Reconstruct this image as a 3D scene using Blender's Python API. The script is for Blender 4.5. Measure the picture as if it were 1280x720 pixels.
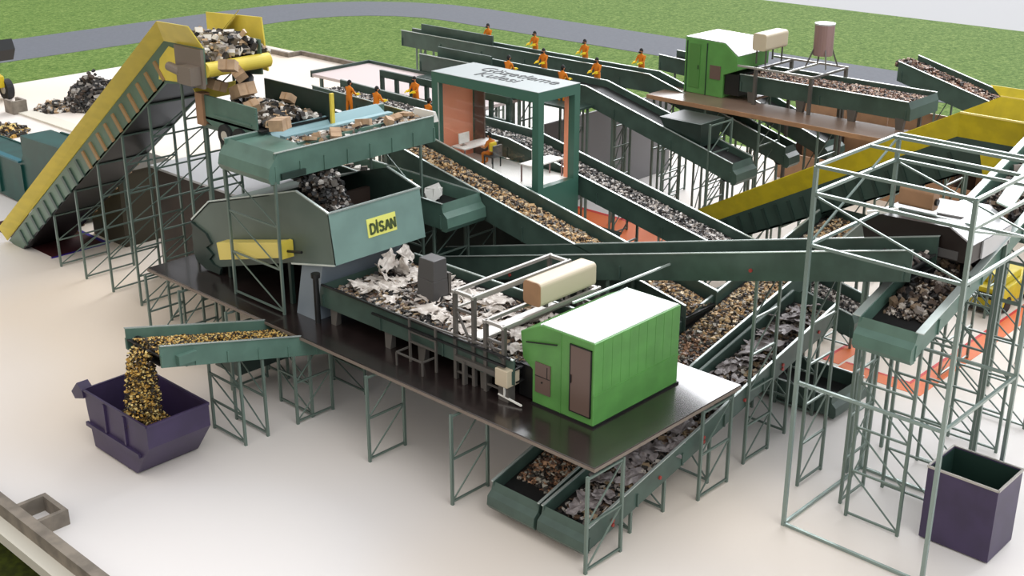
import bpy, bmesh, math, random
from mathutils import Vector, Matrix, noise
random.seed(7)
R = math.radians
C = bpy.context.scene.collection
for o in list(bpy.data.objects):
    bpy.data.objects.remove(o)

# ------------------------------------------------------------------ camera
FPX, TILT, AZ, CAMH = 1549.0, R(21.55), R(43.33), 20.0
cd = bpy.data.cameras.new('camera')
cd.sensor_width = 36.0
cd.lens = FPX / 1280 * 36
cd.clip_end = 2000
cam = bpy.data.objects.new('camera', cd)
C.objects.link(cam)
cam.location = (0, 0, CAMH)
cam.rotation_euler = (R(90) - TILT, 0, AZ - R(90))
bpy.context.scene.camera = cam

# ------------------------------------------------------------------ light
sc = bpy.context.scene
sc.view_settings.view_transform = 'Standard'
sc.view_settings.look = 'None'
sc.view_settings.exposure = 0.0
sc.view_settings.gamma = 1.0
sc.view_settings.use_curve_mapping = False

world = bpy.data.worlds.new('sky')
sc.world = world
world.use_nodes = True
wn, wl = world.node_tree.nodes, world.node_tree.links
wn.clear()
w_out = wn.new('ShaderNodeOutputWorld')
w_bg = wn.new('ShaderNodeBackground')
w_tc = wn.new('ShaderNodeTexCoord')

def w_lobe(direction, lo, hi):
    d = wn.new('ShaderNodeVectorMath'); d.operation = 'DOT_PRODUCT'
    v = Vector(direction).normalized()
    d.inputs[1].default_value = v
    wl.new(w_tc.outputs['Generated'], d.inputs[0])
    m = wn.new('ShaderNodeMapRange'); m.interpolation_type = 'SMOOTHSTEP'
    m.inputs['From Min'].default_value = lo
    m.inputs['From Max'].default_value = hi
    wl.new(d.outputs['Value'], m.inputs['Value'])
    return m.outputs[0]

def w_scale(sock, col):
    m = wn.new('ShaderNodeVectorMath'); m.operation = 'SCALE'
    m.inputs[0].default_value = col
    wl.new(sock, m.inputs['Scale'])
    return m.outputs[0]

def w_add(a, b):
    m = wn.new('ShaderNodeVectorMath'); m.operation = 'ADD'
    wl.new(a, m.inputs[0]); wl.new(b, m.inputs[1])
    return m.outputs[0]
# bright overcast glow over the far right, dim warm sky to the left, blue-white overhead
g_far = w_scale(w_lobe((math.cos(R(15)), math.sin(R(15)), .48), .84, .955), (7.6, 7.7, 7.9))
g_top = w_scale(w_lobe((.2, 0, 1), -.1, 1.0), (.62, .64, .69))
g_near = w_scale(w_lobe((-.1, -1, .35), .2, 1.0), (.85, .91, .94))
g_left = w_scale(w_lobe((-1, .3, .25), .3, 1.0), (.66, .58, .47))
g_base = w_scale(w_lobe((0, 0, 1), -1.2, -1.1), (.15, .145, .14))
s_all = w_add(w_add(w_add(w_add(g_far, g_top), g_near), g_left), g_base)
wl.new(s_all, w_bg.inputs['Color'])
w_bg.inputs['Strength'].default_value = 1.0
wl.new(w_bg.outputs[0], w_out.inputs[0])

sl = bpy.data.lights.new('sun', 'SUN')
sl.energy = 0.55
sl.angle = R(25)
sl.color = (1, .97, .92)
sun = bpy.data.objects.new('sun', sl)
C.objects.link(sun)
sun.rotation_euler = Vector((-.25, -.75, 1.0)).to_track_quat('Z', 'Y').to_euler()

# ------------------------------------------------------------------ materials
def lin(c):
    return tuple(((v / 255) / 12.92 if v / 255 <= .04045 else ((v / 255 + .055) / 1.055) ** 2.4) for v in c) + (1,)

def mat(name, rgb, rough=.5, metal=0, noise_amt=0, noise_scale=3.0, spec=.5, rgb2=None, bump=0, detail=4, coat=0):
    m = bpy.data.materials.new(name)
    m.use_nodes = True
    nt = m.node_tree
    b = nt.nodes['Principled BSDF']
    b.inputs['Base Color'].default_value = lin(rgb)
    b.inputs['Roughness'].default_value = rough
    b.inputs['Metallic'].default_value = metal
    b.inputs['Specular IOR Level'].default_value = spec
    if coat:
        b.inputs['Coat Weight'].default_value = coat
        b.inputs['Coat Roughness'].default_value = .12
    tc = nt.nodes.new('ShaderNodeTexCoord')
    nz = nt.nodes.new('ShaderNodeTexNoise')
    nz.inputs['Scale'].default_value = noise_scale
    nz.inputs['Detail'].default_value = detail
    nt.links.new(tc.outputs['Object'], nz.inputs['Vector'])
    if noise_amt or rgb2:
        mx = nt.nodes.new('ShaderNodeMix'); mx.data_type = 'RGBA'
        mx.inputs[6].default_value = lin(rgb)
        mx.inputs[7].default_value = lin(rgb2) if rgb2 else lin(tuple(v * (1 - noise_amt) for v in rgb))
        rp = nt.nodes.new('ShaderNodeMapRange')
        rp.inputs['From Min'].default_value = .38
        rp.inputs['From Max'].default_value = .62
        nt.links.new(nz.outputs['Fac'], rp.inputs['Value'])
        nt.links.new(rp.outputs[0], mx.inputs[0])
        nt.links.new(mx.outputs[2], b.inputs['Base Color'])
    if bump:
        bp = nt.nodes.new('ShaderNodeBump')
        bp.inputs['Strength'].default_value = bump
        bp.inputs['Distance'].default_value = .03
        nt.links.new(nz.outputs['Fac'], bp.inputs['Height'])
        nt.links.new(bp.outputs[0], b.inputs['Normal'])
    return m

M = {}
M['green'] = mat('green_paint', (66, 86, 78), .36, 0, .14, 1.2)
M['teal'] = mat('teal_paint', (122, 150, 143), .4, 0, .06, 1.0)
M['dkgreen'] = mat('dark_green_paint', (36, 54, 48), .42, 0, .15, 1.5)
M['steelgreen'] = mat('green_tube_paint', (102, 118, 110), .28, .25)
M['edge'] = mat('pale_trim_glint', (196, 206, 202), .25, .5)  # pale tone paints sky glints on flanges and rims; also plain trim
M['belt'] = mat('black_rubber', (26, 26, 26), .55, 0, .2, 6)
M['black'] = mat('black_steel', (16, 16, 17), .4)
M['red'] = mat('red_bolt', (150, 52, 46), .5)
M['yellow'] = mat('yellow_paint', (222, 200, 80), .42, 0, .05, 1.5)
M['yellow2'] = mat('ochre_yellow_paint', (198, 178, 22), .6, 0, .08, 2)
M['deck'] = mat('dark_brown_chequer_plate', (40, 31, 30), .26, 0, .2, 1.5, 1.0, coat=.6)
M['decklip'] = mat('deck_edge_steel', (120, 108, 98), .5)
M['sepgreen'] = mat('bright_green_paint', (92, 150, 76), .34, 0, .08, 1.2)
M['brownglass'] = mat('brown_tinted_panel', (104, 84, 76), .3)
M['concrete'] = mat('light_concrete', (218, 213, 210), .6, 0, 0, .06, .4, rgb2=(222, 207, 190), detail=1)  # warm patches put uneven ambient light into the slab colour
M['kerb'] = mat('grey_concrete', (132, 122, 110), .8, 0, .2, 1.5)
M['kerbwhite'] = mat('pale_kerb', (206, 200, 186), .7)
M['asphalt'] = mat('asphalt', (90, 93, 101), .9, 0, .05, 4)
M['skyground'] = mat('pale_grey_ground', (160, 160, 162), .9)
M['purple'] = mat('purple_paint', (58, 46, 78), .42, 0, .12, 1.2)
M['bingreen'] = mat('bin_inner_green', (22, 50, 42), .6)
M['grey'] = mat('dark_grey_cabinet', (78, 76, 76), .45)
M['frame'] = mat('brown_grey_tube', (98, 94, 90), .35, .3)
M['beige'] = mat('beige_cooler_paint', (198, 184, 160), .45)
M['tan'] = mat('tan_panel', (168, 128, 96), .5, 0, .12, 1)
M['brownwall'] = mat('dark_brown_wall', (58, 46, 40), .55, 0, .2, .6)
M['orange'] = mat('orange_wall_paint', (250, 158, 122), .5)
M['floororange'] = mat('orange_floor_paint', (222, 102, 16), .6)
M['floorred'] = mat('red_floor_paint', (205, 24, 10), .6)
M['maroon'] = mat('maroon_floor_paint', (58, 14, 16), .6)
M['blue'] = mat('blue_floor_paint', (40, 20, 130), .6)
M['steelblue'] = mat('blue_grey_steel', (128, 138, 148), .35, .3)
M['roofsheen'] = mat('roof_sky_sheen', (206, 224, 206), .28)  # sky reflection on the green roof put into a pale colour
M['framelight'] = mat('pale_steel_tube', (176, 172, 166), .3, .5)
M['bsshade'] = mat('grey_green_plate', (88, 102, 94), .38, 0, .06, .8)  # teal paint darkened as the side turned from the light; rear roof shares it
M['midgreen'] = mat('mid_green_paint', (90, 120, 108), .38, 0, .1, 1.2)
M['paleblue'] = mat('pale_blue_steel', (140, 172, 178), .4)
M['paleyellow'] = mat('pale_yellow_paint', (226, 206, 112), .5)
M['tape'] = mat('brown_tape', (150, 118, 84), .5)
M['ribgreen'] = mat('pale_rib_green', (92, 116, 100), .35, 0, .1, .6)
M['ribbrown'] = mat('brown_rib', (150, 118, 78), .45)
M['green2'] = mat('mid_dark_green', (50, 70, 63), .42, 0, .1, 1)
M['palemetal'] = mat('pale_sheet_metal', (190, 190, 192), .28, .2)
M['olive'] = mat('dark_olive_wall', (58, 52, 38), .6)
M['dkteal'] = mat('dark_teal_paint', (18, 70, 64), .4, 0, .15, .8)
M['blueteal'] = mat('blue_teal_paint', (28, 92, 102), .4)
M['darkbody'] = mat('near_black_brown', (30, 22, 20), .35)
M['palechute'] = mat('pale_teal_steel', (176, 196, 184), .35)
M['deck2'] = mat('brown_deck_plate', (128, 106, 92), .28, 0, .1, .6)
M['sepgreen2'] = mat('darker_green_door', (78, 128, 62), .4)
M['rosy'] = mat('rosy_grey_metal', (150, 122, 120), .4, .3)
M['greywall'] = mat('grey_wall', (128, 126, 128), .6)
M['pinkdeck'] = mat('pale_pink_deck', (206, 190, 188), .4)
M['loaderyellow'] = mat('loader_yellow', (206, 180, 30), .5)
M['scaffoldgreen'] = mat('pale_scaffold_green', (132, 148, 142), .26, .35)
M['darkhouse'] = mat('dark_green_grey_wall', (40, 48, 44), .5)
M['cabingreen'] = mat('cabin_green_paint', (64, 104, 90), .4)
M['white'] = mat('white_laminate', (235, 232, 226), .35)
M['cabinroof'] = mat('pale_grey_roof', (150, 158, 158), .5)
M['ink'] = mat('dark_ink', (40, 44, 44), .6)
M['signyellow'] = mat('pale_yellow_sign', (234, 232, 122), .5)
M['signink'] = mat('sign_green_ink', (74, 88, 50), .6)
M['coverall'] = mat('orange_coverall', (206, 116, 14), .8)
M['skin'] = mat('skin', (196, 140, 108), .6)
M['hair'] = mat('black_hair', (14, 12, 12), .7)
M['vest'] = mat('yellow_vest', (236, 206, 30), .7)
M['tyre'] = mat('black_tyre', (24, 26, 28), .7)
M['hub'] = mat('pale_wheel_hub', (190, 182, 170), .5)
M['card'] = mat('cardboard', (176, 146, 116), .8, 0, .12, 3)
M['bag'] = mat('black_bag_plastic', (22, 22, 24), .3)
M['paper'] = mat('crumpled_white_sheet', (214, 206, 198), .6, 0, 0, 5, rgb2=(176, 166, 158), bump=.5)
M['greyfilm'] = mat('crumpled_grey_sheet', (160, 152, 152), .5, 0, 0, 5, rgb2=(116, 108, 108), bump=.5)
M['glass'] = bpy.data.materials.new('clear_glass')
M['glass'].use_nodes = True
_nt = M['glass'].node_tree
_nt.nodes.clear()
_o = _nt.nodes.new('ShaderNodeOutputMaterial')
_t = _nt.nodes.new('ShaderNodeBsdfTransparent')
_g = _nt.nodes.new('ShaderNodeBsdfGlossy'); _g.inputs['Roughness'].default_value = .05
_m = _nt.nodes.new('ShaderNodeMixShader'); _m.inputs[0].default_value = .06
_nt.links.new(_t.outputs[0], _m.inputs[1]); _nt.links.new(_g.outputs[0], _m.inputs[2])
_nt.links.new(_m.outputs[0], _o.inputs[0])

def grass_mat():
    m = bpy.data.materials.new('grass')
    m.use_nodes = True
    nt = m.node_tree; b = nt.nodes['Principled BSDF']
    tc = nt.nodes.new('ShaderNodeTexCoord')
    n1 = nt.nodes.new('ShaderNodeTexNoise'); n1.inputs['Scale'].default_value = 3.2; n1.inputs['Detail'].default_value = 6; n1.inputs['Roughness'].default_value = .8
    nt.links.new(tc.outputs['Object'], n1.inputs['Vector'])
    r1 = nt.nodes.new('ShaderNodeValToRGB')
    e = r1.color_ramp.elements
    e[0].position = .36; e[0].color = lin((60, 86, 30))
    e[1].position = .68; e[1].color = lin((132, 148, 84))
    x = e.new(.5); x.color = lin((90, 116, 54))
    nt.links.new(n1.outputs['Fac'], r1.inputs[0])
    nt.links.new(r1.outputs[0], b.inputs['Base Color'])
    b.inputs['Roughness'].default_value = .95
    b.inputs['Specular IOR Level'].default_value = .1
    return m
M['grass'] = grass_mat()
M['dkgrass'] = mat('dark_grass', (44, 50, 8), .95, 0, .3, 4, .1)

def chunk_mats(prefix, cols, rough=.55):
    return [mat(prefix + '_%d' % i, c, rough) for i, c in enumerate(cols)]
PAL = {
    'pellet': chunk_mats('yellow_pellet', [(206, 168, 90), (176, 134, 62), (220, 196, 130), (44, 34, 22), (70, 54, 30), (30, 24, 18)]),
    'nugget': chunk_mats('ochre_nugget', [(204, 168, 120), (168, 130, 86), (218, 194, 158), (40, 32, 26), (84, 66, 50), (60, 52, 46), (150, 140, 126)]),
    'mix': chunk_mats('mixed_flake', [(186, 176, 168), (104, 96, 90), (216, 210, 206), (40, 38, 38), (66, 60, 58), (24, 24, 24)]),
    'brown': chunk_mats('brown_flake', [(140, 104, 78), (92, 66, 52), (182, 142, 112), (40, 32, 28), (70, 66, 60), (164, 158, 146)]),
    'pink': chunk_mats('pinkish_flake', [(198, 162, 150), (150, 106, 92), (70, 44, 38), (110, 70, 58), (214, 196, 186)]),
    'darkscrap': chunk_mats('dark_scrap', [(30, 30, 30), (52, 48, 46), (84, 78, 72), (22, 22, 24), (160, 154, 148), (66, 52, 42)]),
    'chip': chunk_mats('brown_chip', [(158, 120, 100), (104, 74, 60), (56, 42, 36), (196, 172, 154), (40, 32, 30)]),
    'lump': chunk_mats('dark_lump', [(60, 50, 46), (92, 78, 70), (200, 190, 180), (132, 112, 92), (34, 30, 30), (150, 140, 134), (28, 26, 26)]),
    'trash': chunk_mats('rubbish', [(50, 44, 40), (150, 140, 130), (212, 206, 198), (176, 146, 112), (28, 28, 30), (96, 84, 70)]),
    'debris': chunk_mats('dark_debris', [(44, 40, 38), (120, 110, 104), (186, 178, 170), (92, 70, 54), (30, 30, 30), (150, 128, 100)]),
}

# ------------------------------------------------------------------ mesh builder
class MB:
    def __init__(s):
        s.v = []; s.f = []; s.mi = []; s.cur = 0
    def add(s, vs, fs):
        n = len(s.v)
        s.v += [tuple(v) for v in vs]
        for f in fs:
            s.f.append(tuple(n + i for i in f)); s.mi.append(s.cur)
        return s
    def hexa(s, p):   # 8 points, bottom 4 then top 4
        return s.add(p, [(0, 3, 2, 1), (4, 5, 6, 7), (0, 1, 5, 4), (1, 2, 6, 5), (2, 3, 7, 6), (3, 0, 4, 7)])
    def box(s, x0, y0, z0, x1, y1, z1):
        return s.hexa([(x0, y0, z0), (x1, y0, z0), (x1, y1, z0), (x0, y1, z0), (x0, y0, z1), (x1, y0, z1), (x1, y1, z1), (x0, y1, z1)])
    def beam(s, p, q, w, h=None, up=(0, 0, 1)):
        h = h or w
        p = Vector(p); q = Vector(q); d = (q - p).normalized(); up = Vector(up)
        if abs(d.dot(up)) > .98: up = Vector((1, 0, 0))
        a = d.cross(up).normalized() * w / 2; b = a.cross(d).normalized() * h / 2
        return s.hexa([p - a - b, p + a - b, q + a - b, q - a - b, p - a + b, p + a + b, q + a + b, q - a + b])
    def prism(s, pts, vec):   # polygon extruded by vec
        n = len(pts); vec = Vector(vec)
        vs = [Vector(p) for p in pts] + [Vector(p) + vec for p in pts]
        fs = [tuple(range(n)), tuple(range(2 * n - 1, n - 1, -1))]
        for i in range(n):
            j = (i + 1) % n
            fs.append((i, i + n, j + n, j))
        return s.add(vs, fs)
    def cyl(s, p, q, r, n=12, r2=None):
        p = Vector(p); q = Vector(q); d = (q - p).normalized()
        u = Vector((0, 0, 1)) if abs(d.z) < .9 else Vector((1, 0, 0))
        a = d.cross(u).normalized(); b = a.cross(d)
        r2 = r if r2 is None else r2
        vs = []
        for (c, rr) in ((p, r), (q, r2)):
            for i in range(n):
                t = 2 * math.pi * i / n
                vs.append(c + (a * math.cos(t) + b * math.sin(t)) * rr)
        fs = [tuple(range(n)), tuple(range(2 * n - 1, n - 1, -1))] + [(i, i + n, (i + 1) % n + n, (i + 1) % n) for i in range(n)]
        return s.add(vs, fs)
    def chunk(s, c, r, flat=.7, rng=random):
        # irregular faceted lump
        c = Vector(c)
        m = Matrix.Rotation(rng.random() * 6.28, 3, 'Z') @ Matrix.Rotation((rng.random() - .5) * 2.2, 3, 'X')
        a, b, d = r * (.6 + rng.random() * .8), r * (.5 + rng.random() * .7), r * flat * (.5 + rng.random() * .7)
        vs = []
        for x, y, z in ((-1, -1, -1), (1, -1, -1), (1, 1, -1), (-1, 1, -1), (-1, -1, 1), (1, -1, 1), (1, 1, 1), (-1, 1, 1)):
            k = [.6 + rng.random() * .45 for _ in range(3)]
            vs.append(c + m @ Vector((x * a * k[0], y * b * k[1], z * d * k[2])))
        return s.hexa(vs)
    def build(s, name, m, parent=None, smooth=False, bevel=0):
        me = bpy.data.meshes.new(name)
        org = Vector((0, 0, 0))
        r = parent
        while r is not None:
            org += r.location; r = r.parent
        if parent is None:
            xs = [v[0] for v in s.v]; ys = [v[1] for v in s.v]; zs = [v[2] for v in s.v]
            org = Vector(((min(xs) + max(xs)) / 2, (min(ys) + max(ys)) / 2, min(zs)))
        me.from_pydata([(v[0] - org.x, v[1] - org.y, v[2] - org.z) for v in s.v], [], s.f)
        ms = m if isinstance(m, (list, tuple)) else [m]
        for k in ms: me.materials.append(M[k] if isinstance(k, str) else k)
        if len(ms) > 1: me.polygons.foreach_set('material_index', s.mi)
        bm = bmesh.new(); bm.from_mesh(me)
        if len(bm.faces) < 20000:
            bmesh.ops.recalc_face_normals(bm, faces=bm.faces)
        bm.to_mesh(me); bm.free()
        if smooth:
            me.polygons.foreach_set('use_smooth', [True] * len(me.polygons))
        me.update()
        o = bpy.data.objects.new(name, me)
        C.objects.link(o)
        if parent is None: o.location = org
        else: o.parent = parent
        if bevel:
            b = o.modifiers.new('bevel', 'BEVEL'); b.width = bevel; b.segments = 2; b.limit_method = 'ANGLE'
        return o

def tag(o, label=None, cat=None, group=None, kind=None):
    if label: o['label'] = label
    if cat: o['category'] = cat
    if group: o['group'] = group
    if kind: o['kind'] = kind
    return o

def thing(name, label, cat, loc, group=None):
    o = bpy.data.objects.new(name, None)
    o.empty_display_size = .3
    C.objects.link(o)
    o.location = loc
    return tag(o, label, cat, group)

def struct(name, mb, m):
    return tag(mb.build(name, m), kind='structure')

def copy_tree(o, parent=None):
    c = o.copy(); C.objects.link(c)
    if parent is not None: c.parent = parent
    for ch in list(o.children): copy_tree(ch, c)
    return c

def T(axis):
    return (lambda s, t, z: (s, t, z)) if axis == 'X' else (lambda s, t, z: (t, s, z))

def lerp_path(path, s):
    for (a, za), (b, zb) in zip(path, path[1:]):
        lo, hi = min(a, b), max(a, b)
        if lo - 1e-6 <= s <= hi + 1e-6:
            return za + (zb - za) * (s - a) / (b - a)
    return path[0][1] if abs(s - path[0][0]) < abs(s - path[-1][0]) else path[-1][1]

# ------------------------------------------------------------------ trestle frames
def trestle(parent, p, q, ztop, rung=1.35, w=.085, zbase=0.0, m='steelgreen', diag=True, flip=0):
    b = MB()
    p = Vector((p[0], p[1], zbase)); q = Vector((q[0], q[1], zbase))
    zt = ztop if isinstance(ztop, tuple) else (ztop, ztop)
    b.beam(p, (p.x, p.y, zt[0]), w); b.beam(q, (q.x, q.y, zt[1]), w)
    h = min(zt) - zbase
    n = max(1, int(round(h / rung)))
    lv = [zbase + .12 + (h - .2) * i / n for i in range(n + 1)]
    for z in lv:
        b.beam((p.x, p.y, z), (q.x, q.y, z), w * .7)
    if diag:
        for i in range(n):
            a, c = (p, q) if (i + flip) % 2 == 0 else (p, q)
            b.beam((a.x, a.y, lv[i]), (c.x, c.y, lv[i + 1]), w * .45)
    return b.build('support_frame', m, parent)

# ------------------------------------------------------------------ conveyors
def conveyor(name, label, axis, t0, t1, path, depth=.8, drop=.4, flange=.05, m='green', ribs=1.5,
             ends=(None, None), legs=(), leg_in=.1, group=None, cat='conveyor', inner=None, bolts=False, rung=1.35, flare=0, hood_m=None, leg_off=0):
    """path: rim line [(s, z)...]. t0 < t1 transverse limits."""
    F = T(axis)
    s0, z0 = path[0]
    lowest = 0.0
    root = thing(name, label, cat, F(s0, (t0 + t1) / 2, lowest), group)
    th = .05
    for side, t in ((-1, t0), (1, t1)):
        b = MB()
        prof = [(s, z) for s, z in path]
        # plate as a row of hexes
        for (sa, za), (sb, zb) in zip(prof, prof[1:]):
            ta, tb_ = (t, t + th * side * -1)
            tf = t + side * flare
            b.hexa([F(sa, ta, za - depth), F(sb, ta, zb - depth), F(sb, tb_, zb - depth), F(sa, tb_, za - depth),
                    F(sa, tf, za), F(sb, tf, zb), F(sb, tf - th * side, zb), F(sa, tf - th * side, za)])
        L = abs(path[-1][0] - path[0][0]); n = max(2, int(L / ribs))
        for i in range(n + 1):
            s = path[0][0] + (path[-1][0] - path[0][0]) * (i + .02) / (n + .04)
            z = lerp_path(path, s)
            to = t + side * .05
            b.hexa([F(s - .03, t, z - depth + .02), F(s + .03, t, z - depth + .02), F(s + .03, to, z - depth + .02), F(s - .03, to, z - depth + .02),
                    F(s - .03, t, z - depth * .45), F(s + .03, t, z - depth * .45), F(s + .03, to, z - depth * .45), F(s - .03, to, z - depth * .45)])
        sw = b.build('side_wall', m, root)
        b = MB()
        for (sa, za), (sb, zb) in zip(prof, prof[1:]):
            tf = t + side * flare
            ti, to = tf - .03 * side, tf + flange * side
            b.hexa([F(sa, ti, za), F(sb, ti, zb), F(sb, to, zb), F(sa, to, za), F(sa, ti, za + .03), F(sb, ti, zb + .03), F(sb, to, zb + .03), F(sa, to, za + .03)])
        tag(b.build('top_flange', 'edge', sw), 'flange with sky glint in its colour')
        if bolts and side == -1:
            b = MB()
            k = 0
            for i in range(n):
                s = path[0][0] + (path[-1][0] - path[0][0]) * (i + .5) / n
                z = lerp_path(path, s)
                for dz in ((.62,) if i % 2 else (.62, .8)):
                    b.cyl(F(s, t, z - depth * dz), F(s, t - .05, z - depth * dz), .06, 8)
            tag(b.build('bolt', 'red', sw), 'red bolt heads', kind='stuff')
    # belt carrying surface
    b = MB()
    for (sa, za), (sb, zb) in zip(path, path[1:]):
        b.hexa([F(sa, t0 + .06, za - drop - .05), F(sb, t0 + .06, zb - drop - .05), F(sb, t1 - .06, zb - drop - .05), F(sa, t1 - .06, za - drop - .05),
                F(sa, t0 + .06, za - drop), F(sb, t0 + .06, zb - drop), F(sb, t1 - .06, zb - drop), F(sa, t1 - .06, za - drop)])
        b.hexa([F(sa, t0 + .12, za - depth + .02), F(sb, t0 + .12, zb - depth + .02), F(sb, t1 - .12, zb - depth + .02), F(sa, t1 - .12, za - depth + .02),
                F(sa, t0 + .12, za - depth + .06), F(sb, t0 + .12, zb - depth + .06), F(sb, t1 - .12, zb - depth + .06), F(sa, t1 - .12, za - depth + .06)])
    b.build('belt', 'belt', root)
    b = MB()
    for k_, (s, z) in enumerate((path[0], path[-1])):
        o_ = path[1][0] if k_ == 0 else path[-2][0]
        s += .35 if o_ > s else -.35
        b = MB()
        b.cyl(F(s, t0 + .05, z - (drop + depth) / 2 - .0), F(s, t1 - .05, z - (drop + depth) / 2), (depth - drop) / 2, 14)
        b.build('drum', 'black', root)
    # end hoods
    for k, e in enumerate(ends):
        if not e: continue
        s, z = path[0] if k == 0 else path[-1]
        nb = path[1][0] if k == 0 else path[-2][0]
        d = 1 if s > nb else -1
        b = MB()
        if e == 'hood':
            pr = [(0, 0), (.1, -.34), (.32, -.52), (.36, -.9), (.24, -1.08), (0, -1.08)]
            sc_ = depth / 1.02
            pts = [F(s + d * a * sc_ - d * .05, t0 - .02, z + c * sc_) for a, c in pr]
            vec = Vector(F(0, t1 + .02, 0)) - Vector(F(0, t0 - .02, 0))
            b.prism(pts, vec)
        elif e == 'plate':
            b.prism([F(s, t0, z), F(s + d * .12, t0, z - .3), F(s + d * .12, t0, z - depth), F(s, t0, z - depth)], Vector(F(0, t1, 0)) - Vector(F(0, t0, 0)))
        b.build('end_hood', hood_m or m, root)
    for i, s in enumerate(legs):
        zt = lerp_path(path, s) - depth + .05
        if zt > .3:
            trestle(root, F(s, t0 + leg_in + leg_off, 0), F(s, t1 - leg_in + leg_off, 0), zt, rung=rung, flip=i)
    return root

def pile(name, label, axis, t0, t1, path, drop, pal, n, size, h=.18, flat=.7, cat='waste', crown=True, seed=1, group=None):
    """loose material lying on the belt between two stations"""
    rng = random.Random(seed)
    F = T(axis)
    b = MB()
    pal_ = PAL[pal]
    s0, s1 = path[0][0], path[-1][0]
    # bed underneath
    for i in range(n):
        s = s0 + (s1 - s0) * rng.random()
        u = rng.random()
        t = t0 + (t1 - t0) * (.06 + .88 * u)
        hh = h * (4 * u * (1 - u) if crown else 1) * (.35 + .65 * noise.noise(Vector((s * 1.3, t * 1.3, seed))) * 1.2 + .45)
        z = lerp_path(path, s) - drop + max(0, hh) * rng.random() + size * .35
        b.cur = rng.randrange(len(pal_))
        b.chunk(F(s, t, z), size * (.55 + rng.random() * .8), flat, rng)
    o = b.build(name, pal_)
    return tag(o, label, cat, group, 'stuff')

# ================================================================== SETTING
def slab_box(name, x0, y0, x1, y1, z0, z1, m):
    return struct(name, MB().box(x0, y0, z0, x1, y1, z1), m)
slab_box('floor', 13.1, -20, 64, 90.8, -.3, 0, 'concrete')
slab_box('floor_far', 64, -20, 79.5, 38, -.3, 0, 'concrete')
slab_box('ground_grass', 64.0, -60, 116.5, 160, -.5, -.06, 'grass')
slab_box('ground_grass_left', -30, 90.8, 64.0, 160, -.5, -.06, 'grass')
slab_box('ground_verge', -30, -60, 12.3, 90.8, -.5, -.3, 'dkgrass')
slab_box('ground_pale', 116.5, -200, 420, 400, -.5, -.06, 'skyground')
# the road bends round the far corner
b = MB()
inner, outer = [], []
for p in [(83.9, -60), (83.9, 88)]: inner.append(p)
for k in range(7):
    a = R(90 * k / 6); inner.append((83.9 - 11 + 11 * math.cos(a), 88 + 11 * math.sin(a)))
inner.append((-30, 100.6))
for p in [(91.8, -60), (91.8, 90)]: outer.append(p)
for k in range(7):
    a = R(90 * k / 6); outer.append((91.8 - 18 + 18 * math.cos(a), 90 + 18.5 * math.sin(a)))
outer.append((-30, 110))
for i in range(len(inner) - 1):
    a, c, d, e = inner[i], inner[i + 1], outer[i + 1], outer[i]
    b.hexa([(a[0], a[1], -.12), (c[0], c[1], -.12), (d[0], d[1], -.12), (e[0], e[1], -.12), (a[0], a[1], -.04), (c[0], c[1], -.04), (d[0], d[1], -.04), (e[0], e[1], -.04)])
struct('road', b, 'asphalt')
slab_box('trim_kerb_wall', 12.75, -20, 13.1, 90, -.3, .5, 'kerb')
slab_box('trim_kerb_pale', 12.3, -20, 12.75, 90, -.3, .05, 'kerbwhite')
b = MB(); b.box(13.1, 31.2, 0, 14.0, 31.35, .5); b.box(13.85, 31.35, 0, 14.0, 32.6, .5); b.box(13.1, 32.45, 0, 13.85, 32.6, .5)
struct('trim_kerb_recess', b, 'kerb')
b = MB(); b.box(63.3, 60, 0, 63.6, 84, .35); b.box(62, 84, 0, 63.6, 84.3, .35); b.box(62, 84.3, 0, 62.3, 90.5, .35)
struct('trim_far_kerb', b, 'kerb')
# floor markings
b = MB(); b.box(39.9, 16.8, 0, 62, 17.5, .012); b.box(39.2, 16.8, 0, 39.9, 20.2, .012); b.box(44.5, 30.5, 0, 47.5, 41, .012); b.box(39.6, 20.3, 0, 42, 20.9, .012)
struct('floor_marking_orange', b, 'floororange')
b = MB(); b.box(39.9, 17.5, 0, 62, 17.62, .016); b.box(39.9, 17.62, 0, 40.02, 20.2, .016); b.box(39.6, 20.9, 0, 42, 21.02, .016); b.box(47.5, 30.5, 0, 47.75, 41, .016)
struct('floor_marking_red', b, 'floorred')
b = MB(); b.box(24.9, 53.1, 0, 27.6, 60, .012)
struct('floor_marking_maroon', b, 'maroon')
b = MB(); b.box(24.8, 52.95, 0, 27.8, 53.1, .016); b.box(27.6, 53.1, 0, 27.8, 60, .016)
struct('floor_marking_blue', b, 'blue')
b = MB(); b.box(36.9, 81.3, 0, 37.9, 81.5, .9); b.box(36.9, 81.5, 0, 37.1, 82.6, .9); b.box(37.7, 81.5, 0, 37.9, 82.6, .9)
struct('trim_block_recess', b, 'kerb')
struct('trim_left_kerb', MB().box(37.2, 60, 0, 38.3, 81.3, .12), 'kerbwhite')

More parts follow.
